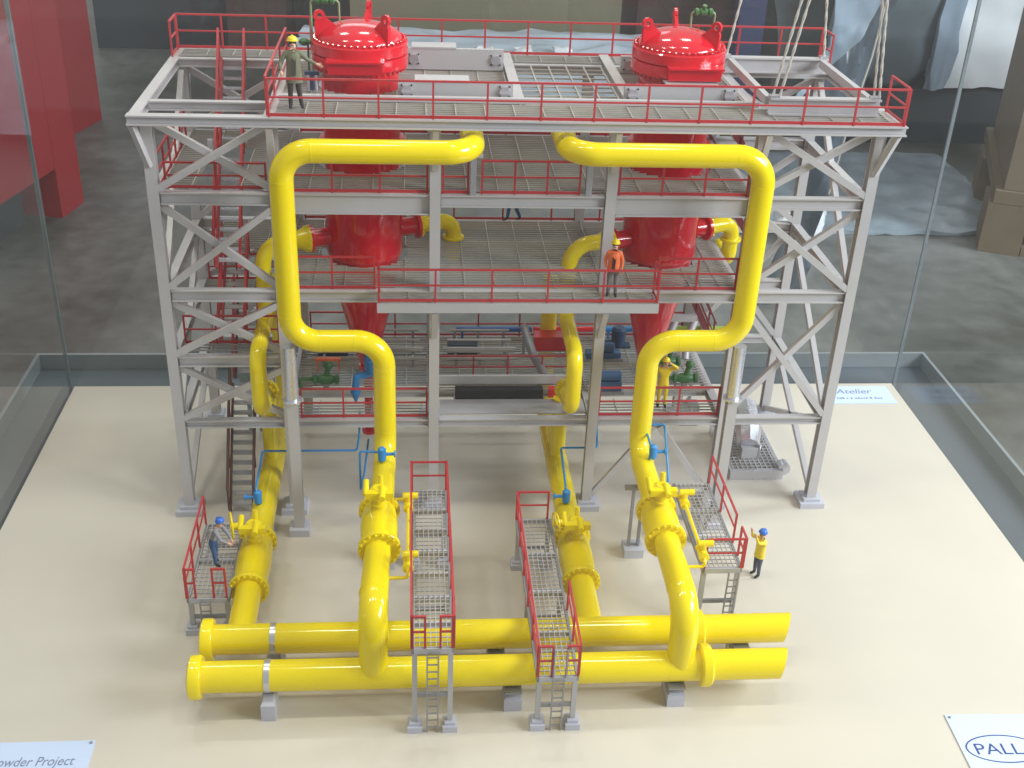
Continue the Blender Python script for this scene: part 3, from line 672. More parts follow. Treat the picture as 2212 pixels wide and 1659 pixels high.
def green_valve(label, x, y, z):
    t = thing('globe_valve', label, 'valve', (x, y, z))
    MB().lathe([(-.5, .1), (-.46, .2), (-.36, .2), (-.34, .12), (-.15, .2), (.15, .2), (.34, .12), (.36, .2), (.46, .2), (.5, .1)], (x, y, z+.35), (1, 0, 0), 16).build('valve_body', GREEN, t)
    MB().tube([(x, y, z+.4), (x+.1, y, z+.85)], .1, 10).ball((x+.12, y, z+.95), .17, 10).build('actuator', GREEN, t)
    MB().box(x-.1, x+.1, y-.1, y+.1, z, z+.2).build('stand', STEELD, t)
    MB().tube([(x-.5, y, z+.35), (x-.95, y, z+.35), (x-.95, y, z+.02)], .08, 8).build('small_pipe', GREEN, t)
zz = L1+.08
green_valve('green globe valve behind the left lowest handrail', 5.1, 2.2, zz); green_valve('green globe valve right of the yellow suit man', 19.0, 2.2, zz); green_valve('second green globe valve deeper behind the yellow suit man', 18.6, 3.6, zz)
t = MB().box(4.6, 5.6, 3.3, 3.5, zz+.55, zz+.63).box(4.65, 4.7, 3.38, 3.43, zz, zz+.55).box(5.5, 5.55, 3.38, 3.43, zz, zz+.55).build('orange_bar', ORANGE, loc=(5.1, 3.4, zz)); tag(t, 'thin orange bar behind the left lowest handrail', 'bar')
def skid(label, x0, x1, y0, y1, z, h, m, cat='equipment skid'):
    t = thing('equipment_skid', label, cat, ((x0+x1)/2, y0, z))
    MB().box(x0, x1, y0, y1, z, z+.12).build('base', STEELD, t)
    MB().box(x0+.1, x1-.1, y0+.1, y1-.1, z+.12, z+h).build('housing', m, t)
    MB().lathe([(-.4, .2), (.4, .2), (.45, .12)], ((x0+x1)/2, (y0+y1)/2, z+h+.18), (1, 0, 0), 16).build('motor', m, t); return t
skid('blue pump skid behind the right lowest handrail', 15.4, 16.5, 1.5, 2.1, zz, .5, BLUED); skid('blue pump skid at the middle of the right lowest floor', 15.3, 16.9, 4.2, 4.8, zz, .35, BLUED)
t = thing('battery_box', 'long black box under the pale plate of the lowest floor', 'box', (11.7, 1.6, L1)); MB().box(10.0, 13.35, 1.42, 1.78, L1-.02, L1+.36).build('housing', BLACK, t); MB().box(9.95, 13.4, 1.4, 1.8, L1-.08, L1-.03).build('base', STEELD, t)
t = MB().box(13.55, 14.1, 1.42, 1.75, L1+.02, L1+.36).build('junction_box', RED, loc=(13.8, 1.6, L1)); tag(t, 'small red box beside the long black box', 'box')
t = MB().box(14.1, 14.75, 1.46, 1.75, L1+.02, L1+.36).ball((14.6, 1.44, L1+.2), .06).build('junction_box', YEL, loc=(14.4, 1.6, L1)); tag(t, 'small yellow box beside the long black box', 'box')
t = MB().box(13.35, 15.0, 5.2, 5.9, zz, zz+.62).build('fire_box', RED, loc=(14.1, 5.5, zz)); tag(t, 'red box on the lowest floor behind the yellow inlet pipe', 'box')
t = thing('inclined_conveyor', 'grey inclined duct behind the middle lowest handrail', 'duct', (13.0, 3.5, L1))
MB().tube([(13.6, 2.4, zz+.2), (13.15, 3.6, zz+.65), (12.9, 5.2, zz+1.1)], .17, 12).build('duct', STEELD, t); MB().box(12.85, 12.95, 4.9, 5.1, zz, zz+.9).build('stand', STEELD, t)
for nm, lb, x0, x1, y, zc, r, mm in (('service_pipe', 'dark blue pipe at the rear of the lowest floor', 10.2, 13.35, 6.35, zz+.42, .12, mat('pipe_blue', (0.02, 0.10, 0.36), .35)),
        ('service_pipe', 'red pipe at the rear of the lowest floor', 13.4, 16.3, 6.35, zz+.42, .12, RED), ('service_pipe', 'light blue pipe at the rear of the lowest floor', 16.35, 19.3, 6.35, zz+.42, .12, BLUE),
        ('service_pipe', 'lime green pipe end at the right rear of the lowest floor', 19.35, 21.6, 6.35, zz+.42, .14, LIME)):
    tag(MB().tube([(x0, y, zc), (x1, y, zc)], r, 18).box(x0+.2, x0+.3, y-.06, y+.06, zz, zc).box(x1-.3, x1-.2, y-.06, y+.06, zz, zc).build(nm, mm, loc=(x0, y, zz)), lb, 'pipe')
t = thing('motor_pump', 'dark navy pump at the rear beside the right cone', 'pump', (16.9, 5.6, zz))
MB().lathe([(0, .28), (.4, .3), (.7, .3), (.8, .2)], (16.9, 5.6, zz+.1), (0, 0, 1), 18).build('motor', NAVY, t); MB().tube([(16.9, 5.6, zz+.25), (16.3, 5.5, zz+.25), (16.2, 5.5, zz+.02)], .1, 10).build('small_pipe', NAVY, t); MB().box(16.6, 17.4, 5.4, 5.8, zz, zz+.1).build('base', NAVY, t)

for bx0, bx1, lb in ((4.3, 8.9, 'rack of thin grey pipes on the lowest floor behind the left cone'), (9.5, 12.6, 'rack of thin grey pipes on the lowest floor at its centre')):
    t = thing('pipe_rack', lb, 'pipe rack', ((bx0+bx1)/2, 3.4, zz))
    for k, (yy, hz_, rr) in enumerate(((3.9, .35, .07), (4.3, .6, .05), (4.55, .35, .09), (5.2, .5, .06), (5.5, .8, .05))):
        MB().tube([(bx0+.1*k, yy, zz+hz_), (bx1-.07*k, yy, zz+hz_)], rr, 10).build('grey_pipe', STEEL if k % 2 else GRATE, t)
    for xx in (bx0+.6, (bx0+bx1)/2, bx1-.5): MB().box(xx-.05, xx+.05, 3.8, 5.6, zz+.2, zz+.28).box(xx-.05, xx+.05, 3.8, 3.9, zz, zz+.2).box(xx-.05, xx+.05, 5.5, 5.6, zz, zz+.75).build('stand', STEELD, t)
    MB().box(bx0+.3, bx0+1.5, 4.75, 5.1, zz, zz+.5).build('cabinet', DARKBOX, t)
t = thing('branch_duct', 'pair of pale slanting ducts behind the green valves at the right', 'duct', (19.2, 4.8, zz))
for x in (18.7, 19.5): MB().tube([(x, 4.4, zz+.02), (x+.1, 4.9, zz+.7), (x+.45, 5.3, zz+1.35)], .15, 12).build('duct', PLATE, t)
MB().box(18.5, 20.0, 5.15, 5.4, zz+1.35, zz+1.6).build('manifold', PLATE, t)
# silver skid at the right rear, on the board
t = thing('grating_skid', 'silver skid with hopper on the board at the right rear', 'equipment skid', (22.3, 1.7, 0))
MB().box(21.2, 23.4, 1.6, 1.75, 0, .42).box(21.2, 23.4, 5.2, 5.35, 0, .42).box(21.2, 21.35, 1.75, 5.2, 0, .42).box(23.25, 23.4, 1.75, 5.2, 0, .42).build('skid_frame', SILVER, t)
grating(.44, 21.35, 23.25, 1.75, 5.2, parent=t, dx=.2, dy=.22, b=.035, h=.06, name='grating', m=PLATE)
MB().tube([(22.45, 4.9, 1.5), (22.3, 3.5, 1.3), (22.15, 2.75, .95)], [.55, .55, .45], 8).build('hopper', SILVER, t, sharp=20)
MB().box(21.85, 22.5, 2.5, 3.0, .45, .9).build('housing', PLATE, t); MB().tube(fillet([(22.6, 2.6, .45), (22.6, 2.6, 1.1), (22.75, 2.6, 1.1)], .1, 4), .05, 8).build('vent_tube', SILVER, t)
MB().lathe([(-.2, .26), (.2, .26)], (23.45, 1.9, .42), (0, 1, 0), 20).build('roller', SILVER, t)
t = thing('stair_foot_box', 'dark motor box hanging under the lowest floor at the right', 'box', (19.5, 3.2, 1)); MB().box(19.2, 19.95, 2.9, 3.5, 1.8, 2.7).build('housing', STEELD, t); MB().bar((19.55, 3.2, 2.7), (19.55, 3.2, L1-.3), .12, .12).build('hanger', STEELD, t)
t = MB().tube([(1.35, 5.8, 2.9), (2.2, 5.8, 2.9)], .55, 24).box(1.5, 1.65, 5.7, 5.9, 0, 2.5).box(1.95, 2.1, 5.7, 5.9, 0, 2.5).build('small_drum', mat('drum_grey_blue', (.22, .30, .31), .5), loc=(1.8, 5.8, 0)); tag(t, 'grey blue drum on legs behind the left stair foot', 'drum')
t = MB().lathe([(0, .14), (.3, .16), (.6, .1)], (1.35, 3.4, L4+.1), n=12).build('lamp_head', SILVER, loc=(1.35, 3.4, L4)); tag(t, 'small white lamp behind the upper left handrail', 'lamp')

# top deck girders with round lugs
def girder(label, x0, x1, y, z0, z1, cap):
    t = thing('lifting_girder', label, 'girder', ((x0+x1)/2, y, z0))
    MB().box(x0, x1, y, y+.18, z0, z1).build('web_plate', PLATE, t)
    for x in (x0+.28, x1-.28): MB().lathe([(0, .17), (.1, .17)], (x, y-.1, (z0+z1)/2), (0, 1, 0), 24).build('round_lug', SILVER, t); 
    bz = MB()
    for x in (x0+.28, x1-.28):
        for a in (45, 135, 225, 315): bz.lathe([(0, .03), (.05, .03)], (x+.23*math.cos(R(a)), y-.05, (z0+z1)/2+.23*math.sin(R(a))), (0, 1, 0), 6)
    bz.build('lug_bolt', BLACK, t, kind='stuff')
    if cap: MB().box(cap[0], cap[1], y-.02, y+.75, z1+.004, z1+.06).build('cap_plate', PLATE, t)
    return t
girder('pale plate girder with round lugs in front of the left vessel', 7.95, 11.75, 1.35, LT+.08, LT+.62, (8.5, 10.3)); girder('pale plate girder with round lugs behind the left vessel', 8.2, 11.7, 5.3, LT+.06, LT+.8, (8.4, 10.0))
girder('pale plate girder with round lugs in front of the right vessel', 15.5, 19.35, 1.35, LT+.08, LT+.62, (16.9, 18.7)); girder('pale plate girder with round lugs behind the right vessel', 16.0, 19.4, 5.3, LT+.06, LT+.66, None)
t = thing('junction_stand', 'small silver and navy twin tube stand left of the left vessel neck', 'stand', (5.1, 2.1, LT))
for x in (4.98, 5.22): MB().tube([(x, 2.08, LT+.07), (x, 2.08, LT+.62)], .07, 10).build('tube', SILVER, t)
MB().box(4.86, 5.34, 2.0, 2.16, LT+.62, LT+.72).box(5.06, 5.14, 2.0, 2.12, LT+.1, LT+.62).build('bracket', NAVY, t)
t = MB().box(9.3, 9.7, 2.5, 2.9, LT+.05, LT+.35).build('junction_stand', PLATE, loc=(9.5, 2.7, LT)); tag(t, 'low grey box between the two left girders', 'box')

# spreader frame and rope slings
sp = thing('spreader_frame', 'pale rectangular beam frame hung in slings on the right top deck', 'lifting frame', (22, 3, LT+.1))
MB().ibeam((20.1, .15, LT+.36), (23.85, .15, LT+.36), .34, .56, .06).build('frame_beam', PLATE, sp); MB().ibeam((19.85, 5.75, LT+.36), (23.85, 5.75, LT+.36), .34, .56, .06).build('frame_beam', PLATE, sp)
for x in (20.12, 23.6): MB().bar((x, .35, LT+.48), (x, 5.55, LT+.48), .2, .28).build('side_beam', PLATE, sp)
eyes = [(20.25, .15), (23.65, .15), (20.0, 5.75), (23.7, 5.75)]
for x, y in eyes: MB().box(x-.16, x+.16, y-.12, y+.12, LT+.645, LT+.72).build('sling_eye', SILVER, sp)
for lb, a, b in (('left of the two front rope slings of the lifting frame', (20.2, .15, LT+.7), (21.35, .15, 23.4)), ('second front left rope sling, close beside the first', (20.42, .1, LT+.7), (21.6, .1, 23.4)),
        ('right front rope sling of the lifting frame', (23.62, .15, LT+.7), (22.9, .15, 23.2)), ('right front rope sling doubled close beside its twin', (23.78, .1, LT+.7), (22.99, .1, 23.2)),
        ('rear right rope sling of the lifting frame', (23.7, 5.75, LT+.7), (22.9, 5.75, 23.0)), ('rear left rope sling of the lifting frame beside the right vessel', (20.0, 5.75, LT+.7), (21.0, 5.75, 23.0))):
    g = MB(); A, B = Vector(a), Vector(b); k = 40
    for ph in (0, math.pi):
        g.tube([A+(B-A)*(i/k)+V(math.cos(i*1.1+ph)*.022, math.sin(i*1.1+ph)*.022, 0) for i in range(k+1)], .034, 6)
    tag(g.build('rope_sling', ROPE, loc=a), lb, 'rope')

# ------------------------------------------------------------------ people
def person(label, loc, rotz, cols, pose, H=2.05, hat=None, coat=None, lean=0.0, shirt=None):
    """pose: dict with elbows/wrists/knees/ankles; faces -Y"""
    root = thing('person', label, 'person', loc, rotz)
    k = H/1.9; J = {}
    def P(n, x, y, z): J[n] = V(x, y, z)*k
    ly = -math.sin(lean); 
    P('pelvis', 0, 0, .98); P('spine', 0, ly*.15, 1.18); P('chest', 0, ly*.38, 1.40-abs(ly)*.04); P('neck', 0, ly*.52, 1.57-abs(ly)*.08); P('jaw', 0, ly*.6-.01, 1.66-abs(ly)*.09); P('head', 0, ly*.64-.005, 1.78-abs(ly)*.1)
    for s, n in ((-1, 'l'), (1, 'r')):
        P('sh'+n, s*.19, ly*.46, 1.49-abs(ly)*.06); P('hip'+n, s*.10, 0, .92)
        e = pose.get('el'+n, (s*.27, .02, 1.2)); wv = pose.get('wr'+n, (s*.28, -.06, .96)); P('el'+n, *e); P('wr'+n, *wv)
        kn = pose.get('kn'+n, (s*.11, -.02, .5)); an = pose.get('an'+n, (s*.12, 0, .09)); P('kn'+n, *kn); P('an'+n, *an); J['to'+n] = J['an'+n]+V(s*.02, -.17, -.05)*k
    names = list(J); idx = {n: i for i, n in enumerate(names)}
    E = [('pelvis', 'spine'), ('spine', 'chest'), ('chest', 'neck'), ('neck', 'jaw'), ('jaw', 'head')]
    for n in 'lr': E += [('chest', 'sh'+n), ('sh'+n, 'el'+n), ('el'+n, 'wr'+n), ('pelvis', 'hip'+n), ('hip'+n, 'kn'+n), ('kn'+n, 'an'+n), ('an'+n, 'to'+n)]
    rad = {'pelvis': (.15, .12), 'spine': (.145, .11), 'chest': (.17, .125), 'neck': (.06, .06), 'jaw': (.085, .09), 'head': (.10, .115)}
    for n in 'lr': rad.update({'sh'+n: (.085,)*2, 'el'+n: (.06,)*2, 'wr'+n: (.042,)*2, 'hip'+n: (.11,)*2, 'kn'+n: (.078,)*2, 'an'+n: (.058,)*2, 'to'+n: (.045,)*2})
    me = bpy.data.meshes.new('skel'); me.from_pydata([J[n] for n in names], [(idx[a], idx[b]) for a, b in E], []); ob = bpy.data.objects.new('skel', me); COL.objects.link(ob)
    sm = ob.modifiers.new('s', 'SKIN')
    for i, n in enumerate(names): sv = me.skin_vertices[0].data[i]; sv.radius = [r*k for r in rad[n]]; sv.use_root = n == 'pelvis'
    sm.use_smooth_shade = True; ss = ob.modifiers.new('b', 'SUBSURF'); ss.levels = 2; ss.render_levels = 2
    dg = bpy.context.evaluated_depsgraph_get(); dg.update(); bm = bpy.data.meshes.new_from_object(ob.evaluated_get(dg)); bpy.data.objects.remove(ob)
    bm.name = 'body'; bm.materials.clear()
    for M in cols: bm.materials.append(M)       # 0 skin, 1 top, 2 trousers, 3 shoes
    cen = [(J[a]+J[b])/2 for a, b in E]
    for p in bm.polygons:
        c = p.center; best = None; bd = 1e9
        for a, b in E:
            pa, pb = J[a], J[b]; t = max(0, min(1, (c-pa).dot(pb-pa)/((pb-pa).length_squared+1e-9))); d = (c-(pa+(pb-pa)*t)).length
            if d < bd: bd, best, bt = d, (a, b), t
        b = best[1]; mi = 1
        if b in ('jaw', 'head') or (b == 'neck' and bt > .8): mi = 0
        elif b[:2] == 'wr' and bt > .92: mi = 0
        elif b[:2] in ('kn', 'hi') or (b[:2] == 'an'): mi = 2
        elif b[:2] == 'to': mi = 3
        if b[:2] == 'an' and bt > .9: mi = 3
        if best == ('pelvis', 'spine') and bt < .2: mi = 2
        p.material_index = mi; p.use_smooth = True
    bo = bpy.data.objects.new('body', bm); COL.objects.link(bo); bo.parent = root
    for n, s in (('l', -1), ('r', 1)):
        w0 = J['wr'+n]; d = (w0-J['el'+n]).normalized(); u = V(0, -1, 0) if abs(d.y) < .8 else V(0, 0, 1); a = d.cross(u).normalized(); b = a.cross(d); h = MB()
        h.tube([w0-d*.02*k, w0+d*.04*k, w0+d*.10*k], [.034*k, .044*k, .04*k], 8)
        for q, (f, L) in enumerate(((-.033, .075), (-.011, .088), (.011, .083), (.033, .064))):
            st = w0+d*.095*k+a*f*k; h.tube([st, st+d*L*.5*k+b*.006*k, st+d*L*k+b*.03*k], [.0105*k, .0095*k, .007*k], 6)
        st = w0+d*.035*k-a*.04*k; h.tube([st, st+d*.04*k-a*.025*k, st+d*.08*k-a*.03*k+b*.015*k], [.012*k, .011*k, .008*k], 6)
        h.build('hand', SKIN, root, local=True)
    hd = J['head']; f = MB().ball(hd+V(0, -.125, -.02)*k, .02*k, 8, (.8, 1.2, 1.4)); f.build('nose', SKIN, root, local=True)
    g = MB()
    for s in (-1, 1): g.ball(hd+V(s*.038, -.108, .012)*k, .013*k, 6)
    g.box(hd.x-.03*k, hd.x+.03*k, hd.y-.112*k, hd.y-.09*k, hd.z-.072*k, hd.z-.062*k); g.build('eyes_and_mouth', HAIR, root, local=True)
    g = MB()
    for s in (-1, 1): g.ball(hd+V(s*.108, .0, -.005)*k, .026*k, 8, (.5, .8, 1.2))
    g.build('ears', SKIN, root, local=True)
    MB().ball(hd+V(0, .03, .015)*k, .118*k, 12, (.98, .95, .95)).build('hair', HAIR, root, local=True)
    if hat:
        prof = [(.0, .155), (.014, .155), (.016, .134), (.05, .133), (.085, .118), (.115, .088), (.133, .045), (.138, .005)]
        g = MB().lathe([(a*k, b*k) for a, b in prof], hd+V(0, -.005, .035)*k, (0, .08, 1), 20); g.tube([hd+V(0, -.12, .12)*k, hd+V(0, -.06, .175)*k, hd+V(0, .05, .178)*k, hd+V(0, .11, .13)*k], .016*k, 6)
        g.build('hard_hat', hat, root, local=True)
    if coat:
        m_, zb, rb = coat
        cp = J['chest']; g = MB().lathe([((zb-1.5)*k, rb*k), ((zb-1.5)*k+.01, (rb-.01)*k), (-.42*k, .195*k), (-.22*k, .19*k), (-.06*k, .2*k), (.03*k, .15*k), (.06*k, .085*k)], (0, J['neck'].y*.5, 1.5*k), (0, -ly*.35, 1), 20)
        for v in g.v: v.y *= .80
        g.build('jacket', m_, root, local=True)
        if shirt: MB().prism([V(-.05, -.192, .93)*k, V(.04, -.192, .93)*k, V(.055, -.172, 1.3)*k, V(.06, -.12, 1.53)*k, V(-.06, -.12, 1.53)*k, V(-.055, -.172, 1.3)*k], V(0, .05, 0)).build('shirt', shirt, root, local=True)
    return root
YH = mat('helmet_yellow', (.85, .66, .02), .3); BH = mat('helmet_blue', (.04, .16, .60), .3)
OLIVE = mat('coat_olive', (.15, .155, .09), .8, 0, .15, 6); DTR = mat('trousers_dark', (.045, .036, .032), .8); SHOE = mat('shoe_black', (.012, .011, .012), .5)
VEST = mat('vest_orange', (.80, .17, .045), .6); SHIRT = mat('shirt_dark', (.05, .02, .02), .8); GTR = mat('trousers_grey', (.20, .18, .18), .8)
SUIT = mat('suit_yellow', (.80, .60, .02), .55, 0, .1, 5); GSH = mat('shirt_grey', (.26, .26, .29), .8); JEAN = mat('trousers_blue', (.05, .11, .26), .8); SLATE = mat('trousers_slate', (.085, .09, .13), .8)
person('man in olive coat and yellow helmet by the top handrail', (4.72, -.02, LT+.08), R(8), (SKIN, OLIVE, DTR, SHOE), {'ell': (-.36, -.02, 1.24), 'wrl': (-.34, -.2, 1.04), 'elr': (.38, -.02, 1.3), 'wrr': (.62, -.08, 1.2), 'knl': (-.12, -.03, .5), 'anl': (-.13, 0, .09), 'anr': (.17, .02, .09)}, 2.2, YH, (OLIVE, .72, .235), shirt=DTR)
person('man in orange vest and yellow helmet on the hanging platform', (15.27, -.62, L3+.08), R(-12), (SKIN, VEST, GTR, SHOE), {'ell': (-.28, .03, 1.2), 'wrl': (-.24, -.1, .98), 'elr': (.27, .02, 1.2), 'wrr': (.26, -.08, .98)}, 2.05, YH, (VEST, .9, .215), shirt=SHIRT)
person('man in yellow suit shading his eyes on the lowest floor', (17.78, .62, L1+.08), R(-8), (SKIN, SUIT, SUIT, SHOE), {'elr': (.42, -.12, 1.62), 'wrr': (.18, -.2, 1.8), 'ell': (-.28, .03, 1.2), 'wrl': (-.27, -.1, .96)}, 2.05, YH, None)
person('man in blue jeans walking on the middle floor', (12.42, 6.45, L3+.1), R(-60), (SKIN, mat('shirt_sand', (.35, .32, .10), .8), JEAN, SHOE), {'knl': (-.1, -.16, .52), 'anl': (-.11, -.22, .1), 'knr': (.1, .02, .5), 'anr': (.11, .2, .13), 'wrl': (-.26, .1, .98), 'wrr': (.26, -.2, .98)}, 2.05, YH, None)
person('man in yellow jacket and blue helmet raising both arms on the board', (20.68, -4.55, 0), R(-72), (SKIN, SUIT, SLATE, SHOE), {'ell': (-.2, -.26, 1.58), 'wrl': (-.16, -.34, 1.84), 'elr': (.2, -.28, 1.55), 'wrr': (.16, -.38, 1.82)}, 2.0, BH, (SUIT, .84, .215))
person('worker in grey shirt and blue helmet leaning to the hand wheel', (1.78, -5.25, 1.47), R(72), (SKIN, GSH, JEAN, SHOE), {'ell': (-.24, -.42, 1.18), 'wrl': (-.14, -.6, 1.05), 'elr': (.24, -.42, 1.15), 'wrr': (.14, -.58, 1.0), 'knl': (-.12, -.08, .5), 'anl': (-.13, -.1, .09), 'anr': (.13, .1, .09)}, 1.95, BH, None, .5)

# ------------------------------------------------------------------ paper cards with lettering
def text_mesh(body, size, loc, m, parent, shear=0.0, name='lettering', sx=1.0):
    cu = bpy.data.curves.new('t', 'FONT'); cu.body = body; cu.size = size; cu.extrude = .002; cu.shear = shear; cu.offset = 0
    ob = bpy.data.objects.new('t', cu); COL.objects.link(ob); dg = bpy.context.evaluated_depsgraph_get(); dg.update()
    me = bpy.data.meshes.new_from_object(ob.evaluated_get(dg)); bpy.data.objects.remove(ob); me.materials.clear(); me.materials.append(m)
    for v in me.vertices: v.co.x *= sx
    o = bpy.data.objects.new(name, me); COL.objects.link(o); o.parent = parent; o.location = loc; return o
c = thing('paper_card', 'white card with a blue oval emblem at the right front corner', 'card', (24.7, -14.2, .004)); c.rotation_euler.z = R(-2)
MB().box(0, 4.6, 0, 2.62, 0, .03).build('sheet', CARD, c, local=True)
g = MB(); k = 64; cx, cy, rx, ry = 1.3, 1.22, 1.16, .56
for i in range(k):
    a0, a1 = 2*math.pi*i/k, 2*math.pi*(i+1)/k
    q = [V(cx+rx*f*math.cos(a), cy+ry*f2*math.sin(a), .032) for f, f2, a in ((1, 1, a0), (1, 1, a1), (.955, .92, a1), (.955, .92, a0))]; g.prism(q, (0, 0, .003))
g.build('oval_emblem', INKB, c, local=True)
text_mesh('PALL', .62, (cx-.92, cy-.22, .034), INKB, c, 0, sx=1.12)
MB().lathe([(0, .05), (.03, .04)], (.12, 2.5, .03), n=10).build('pin', STEELD, c, local=True)
c = thing('paper_card', 'white card lettered with project name at the left front corner', 'card', (-6.2, -14.2, .004))
MB().box(0, 5.36, 0, 2.58, 0, .03).build('sheet', CARD, c, local=True)
text_mesh('Powder Project', .48, (2.6, 1.66, .034), INKL, c, .18, sx=.76)
MB().lathe([(0, .05), (.03, .04)], (5.25, 2.48, .03), n=10).build('pin', STEELD, c, local=True)
c = thing('paper_card', 'white card with script lettering at the right rear corner', 'card', (27.55, 7.7, .004))
MB().box(0, 3.0, 0, 1.62, 0, .03).build('sheet', CARD, c, local=True)
text_mesh('Atelier', .6, (.42, .92, .034), INKL, c, .25)
g = MB(); random.seed(3); x = .3
while x < 2.5: wd = random.uniform(.05, .11); g.box(x, x+wd, .42, .42+random.uniform(.09, .16), .031, .035); x += wd+random.choice((.04, .04, .05, .12))
g.build('small_print', INKL, c, local=True, kind='stuff')

# ------------------------------------------------------------------ workshop behind the case
def crumpled(name, x0, x1, y0, y1, z0, z1, amp, sc, mats, parent=None, n=14, seed=0, rnd=0.0):
    bm = bmesh.new(); bmesh.ops.create_cube(bm, size=1); bmesh.ops.subdivide_edges(bm, edges=bm.edges, cuts=n, use_grid_fill=True)
    s = V(x1-x0, y1-y0, z1-z0); c = V((x0+x1)/2, (y0+y1)/2, (z0+z1)/2)
    for v in bm.verts:
        p = v.co.copy()
        if rnd:
            q = p*2; L = max(abs(q.x), abs(q.y), abs(q.z)); e = q.normalized()*L; p = (q*(1-rnd)+e*rnd*1.25)/2
        w_ = V(p.x*s.x, p.y*s.y, p.z*s.z)+c
        nz = V(noise.noise(w_*sc+V(seed, 0, 0)), noise.noise(w_*sc+V(0, seed+9, 0)), noise.noise(w_*sc+V(0, 0, seed+21)))
        nz2 = V(noise.noise(w_*sc*3.1+V(seed, 5, 0)), noise.noise(w_*sc*3.1+V(0, seed, 3)), noise.noise(w_*sc*3.1))
        v.co = w_+nz*amp+nz2*amp*.4
        if v.co.z < z0+.05: v.co.z = z0+.02
    off = worigin(parent) if parent else c*1.0
    if not parent: off.z = z0
    for v in bm.verts: v.co -= off
    me = bpy.data.meshes.new(name); bm.to_mesh(me); bm.free(); me.materials.append(mats); me.polygons.foreach_set('use_smooth', [True]*len(me.polygons)); me.set_sharp_from_angle(angle=R(50))
    o = bpy.data.objects.new(name, me); COL.objects.link(o)
    if parent: o.parent = parent
    else: o.location = off
    return o
FZ = -20
t = thing('red_cabinet', 'big red machine cabinet on a leg at the upper left', 'cabinet', (-27.36, 87.0, FZ), R(77.6))
MB().box(-44, -4.95, 0, 26, 5.4, 50).build('body', CAB, t, local=True); MB().box(-4.9, 0, 0, 5, .01, 50).build('leg', CAB, t, local=True)
MB().box(-4.9, -.2, 5.05, 26, 5.4, 50).build('body', CAB, t, local=True); MB().box(-40, -7, 3, 24, .01, 5.35).build('plinth', CABD, t, local=True)
t = thing('red_cabinet', 'second red machine cabinet standing farther back at the upper left', 'cabinet', (-32.5, 118.3, FZ), R(74.5))
MB().box(-7.3, 0, 0, 22, .01, 46).build('body', CAB, t, local=True); MB().box(-22, -7.4, 1.5, 22, .01, 46).build('body', CAB, t, local=True)
t = thing('wrapped_load', 'long pallet load in bluish plastic film behind the top deck', 'wrapped load', (20, 112, FZ))
crumpled('film_cover', -6, 48, 106, 122, FZ+1.6, -8.2, .8, .22, FILM, t, 26, 1)
for x in (-5, 8, 21, 34, 44): MB().box(x, x+3, 106.3, 121, FZ+.01, FZ+1.5).build('pallet_block', WOODL, t)
for k, (x, y) in enumerate(((16, 107), (21, 106.8), (26, 107.4))): crumpled('crumpled_film', x, x+2.2, y, y+2, -8.4, -7.2, .5, .8, FILMW, t, 5, k)
t = thing('carton_stack', 'large olive brown carton behind the bluish load', 'carton', (15, 135, FZ)); MB().box(0, 30, 128, 150, FZ+.01, 6).build('carton', CARTON, t); MB().box(30.2, 38, 131, 150, FZ+.01, -3).build('carton', CARTON, t)
t = MB().box(-20, -11, 150, 165, FZ+.01, 6).build('carton', CARTONB, loc=(-15, 157, FZ)); tag(t, 'small brown carton in the dark left of the olive one', 'carton')
t = MB().box(-42, -22, 158, 175, FZ+.01, 12).build('tool_chest', DARKBOX, loc=(-32, 166, FZ)); tag(t, 'dark chest far back right of the red cabinets', 'chest')
t = MB().box(-10.5, 1, 160, 175, FZ+.01, 10).build('tool_chest', GREYBOX, loc=(-5, 167, FZ)); tag(t, 'grey black chest far back left of the olive carton', 'chest')
t = MB().box(42, 58, 140, 160, FZ+.01, 12).build('carton', CARTONB, loc=(50, 150, FZ)); tag(t, 'dull brown carton far back right of the olive one', 'carton')
t = MB().box(51.5, 55, 118, 121, FZ+.01, 20).build('pillar', mat('pillar_blue', (.02, .03, .09), .6), loc=(53, 119, FZ)); tag(t, 'dark blue post beside the right vessel vent', 'post')
t = thing('fabric_load', 'grey green covered load far back behind the rope slings', 'covered load', (65, 130, FZ)); crumpled('cover', 57, 82, 122, 142, FZ+.01, 18, 2.0, .12, GREYBOX, t, 12, 4)
def draped(name, pts, mat_, n=18, m_=24, th=.25, amp=1.0):    # a hanging film sheet between two polylines
    A, B = [[Vector(p) for p in l] for l in pts]
    def at(l, t): i = min(int(t*(len(l)-1)), len(l)-2); f = t*(len(l)-1)-i; return l[i]*(1-f)+l[i+1]*f
    g = MB()
    for s in (0, 1):
        for j in range(m_+1):
            a, b = at(A, j/m_), at(B, j/m_)
            for i in range(n+1):
                p = a*(1-i/n)+b*(i/n); w_ = (noise.noise(p*.35+V(3, 0, 0))*1.3+noise.noise(p*1.1)*.5)*amp
                g.v.append(p+V(0, w_+s*th, 0))
    W_ = n+1; off = W_*(m_+1)
    for j in range(m_):
        for i in range(n):
            q = (j*W_+i, j*W_+i+1, (j+1)*W_+i+1, (j+1)*W_+i); g.face(q); g.face([off+x for x in reversed(q)])
    for j in range(m_):
        for i in (0, n): g.face((j*W_+i, (j+1)*W_+i, off+(j+1)*W_+i, off+j*W_+i))
    return g.build(name, mat_, loc=A[0])
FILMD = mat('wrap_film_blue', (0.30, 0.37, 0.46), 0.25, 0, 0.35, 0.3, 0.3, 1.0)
FILMK = mat('wrap_film_dim', (0.085, 0.105, 0.13), 0.28, 0, 0.5, 0.25, 0.4, 0.8)
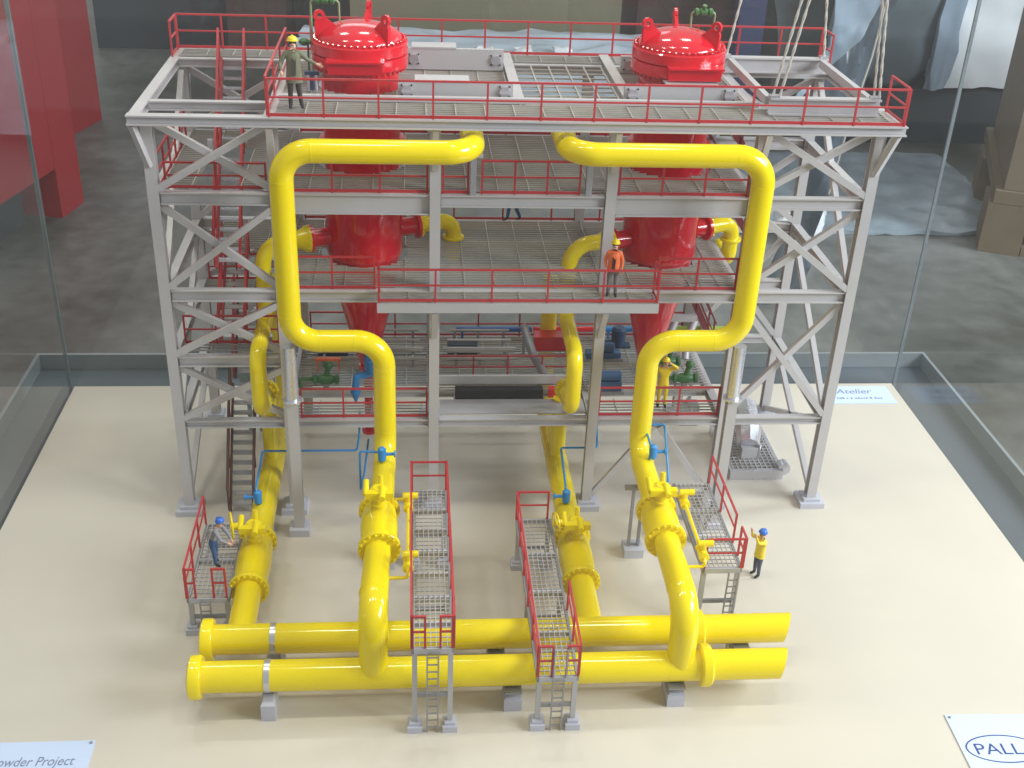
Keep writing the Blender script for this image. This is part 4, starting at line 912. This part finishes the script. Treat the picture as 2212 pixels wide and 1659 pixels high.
o = draped('plastic_sheet', [[(43.2, 60.4, 13), (43.6, 60.4, 3), (43.4, 60.6, -9), (41, 61, FZ)], [(49.4, 60.4, 13), (47.8, 60.4, 3), (45.6, 60.6, -9), (45, 61, FZ)]], FILMK); tag(o, 'hanging dim bluish plastic sheet behind the right rope slings', 'plastic sheet')
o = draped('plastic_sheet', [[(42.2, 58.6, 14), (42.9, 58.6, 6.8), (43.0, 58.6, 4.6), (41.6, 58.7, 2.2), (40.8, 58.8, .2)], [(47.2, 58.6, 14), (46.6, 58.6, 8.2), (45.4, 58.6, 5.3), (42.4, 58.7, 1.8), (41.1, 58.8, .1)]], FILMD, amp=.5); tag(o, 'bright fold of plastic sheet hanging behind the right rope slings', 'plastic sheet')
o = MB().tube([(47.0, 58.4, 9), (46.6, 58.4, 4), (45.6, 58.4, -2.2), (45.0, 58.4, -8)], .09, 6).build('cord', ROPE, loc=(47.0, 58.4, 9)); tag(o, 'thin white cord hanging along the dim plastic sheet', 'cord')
t = thing('wrapped_pallet', 'white film wrapped pallet load at the upper right', 'wrapped load', (83, 112, FZ))
crumpled('film_cover', 78.0, 98, 112, 128, -12.2, 14, .7, .3, FILMW, t, 16, 7); MB().box(64, 99, 113, 127, FZ+.01, -12.6).build('skirt', DARKBOX, t)
crumpled('loose_film', 66, 78.5, 112.5, 126, -12.4, 14, 1.3, .18, mat('film_grey', (.13, .16, .18), .3, 0, .4, .2, .3, .8), t, 14, 11, .55)
crumpled('edge_film', 76.2, 78.6, 111.0, 113, -12.4, 14, .9, .4, FILMD, t, 10, 15)
t = thing('wooden_crate', 'brown board crate on pallet legs at the right edge', 'crate', (68.6, 74.7, FZ), R(-22))
MB().box(1.2, 30, .5, 24, 6.9, 27.5).build('crate_box', WOOD, t, local=True)
MB().box(.4, 31, 0, 25, 5.5, 6.85).build('pallet_deck', WOODL, t, local=True)
for x in (0, 12, 24): MB().box(x, x+4.2, 0, 5.8, .01, 5.45).box(x, x+4.2, 16, 22, .01, 5.45).build('pallet_block', WOODL, t, local=True)
MB().box(4.3, 30, .1, 1.2, .02, 1.0).build('bottom_board', WOODL, t, local=True)
o = crumpled('light_pool_sheet', 44, 77, 79, 107, FZ+.01, FZ+.5, .38, .4, mat('light_pool_pale', (.30, .35, .40), .3, 0, .6, .3, .6, .7), None, 26, 3); tag(o, 'pale sheet standing in for window light on the workshop floor at the right', 'plastic sheet')  # pale patchy sheet stands in for window light reflected by the concrete
o = MB().box(-11, 6, 46, 52, FZ+.012, FZ+.6).build('floor_mat', DARKBOX, loc=(-2, 49, FZ)); tag(o, 'dark mat on the floor just behind the case', 'mat')
for k, (x, y, lb) in enumerate(((44.5, 84, 'crumpled lump of white film on the floor behind the right braces'), (47.5, 76, 'second lump of white film on the floor, nearer the right braces'))):
    tag(crumpled('film_lump', x, x+4.5, y, y+4, FZ+.01, FZ+3.4, .9, .5, FILMW, None, 8, 31+k, .5), lb, 'plastic film')
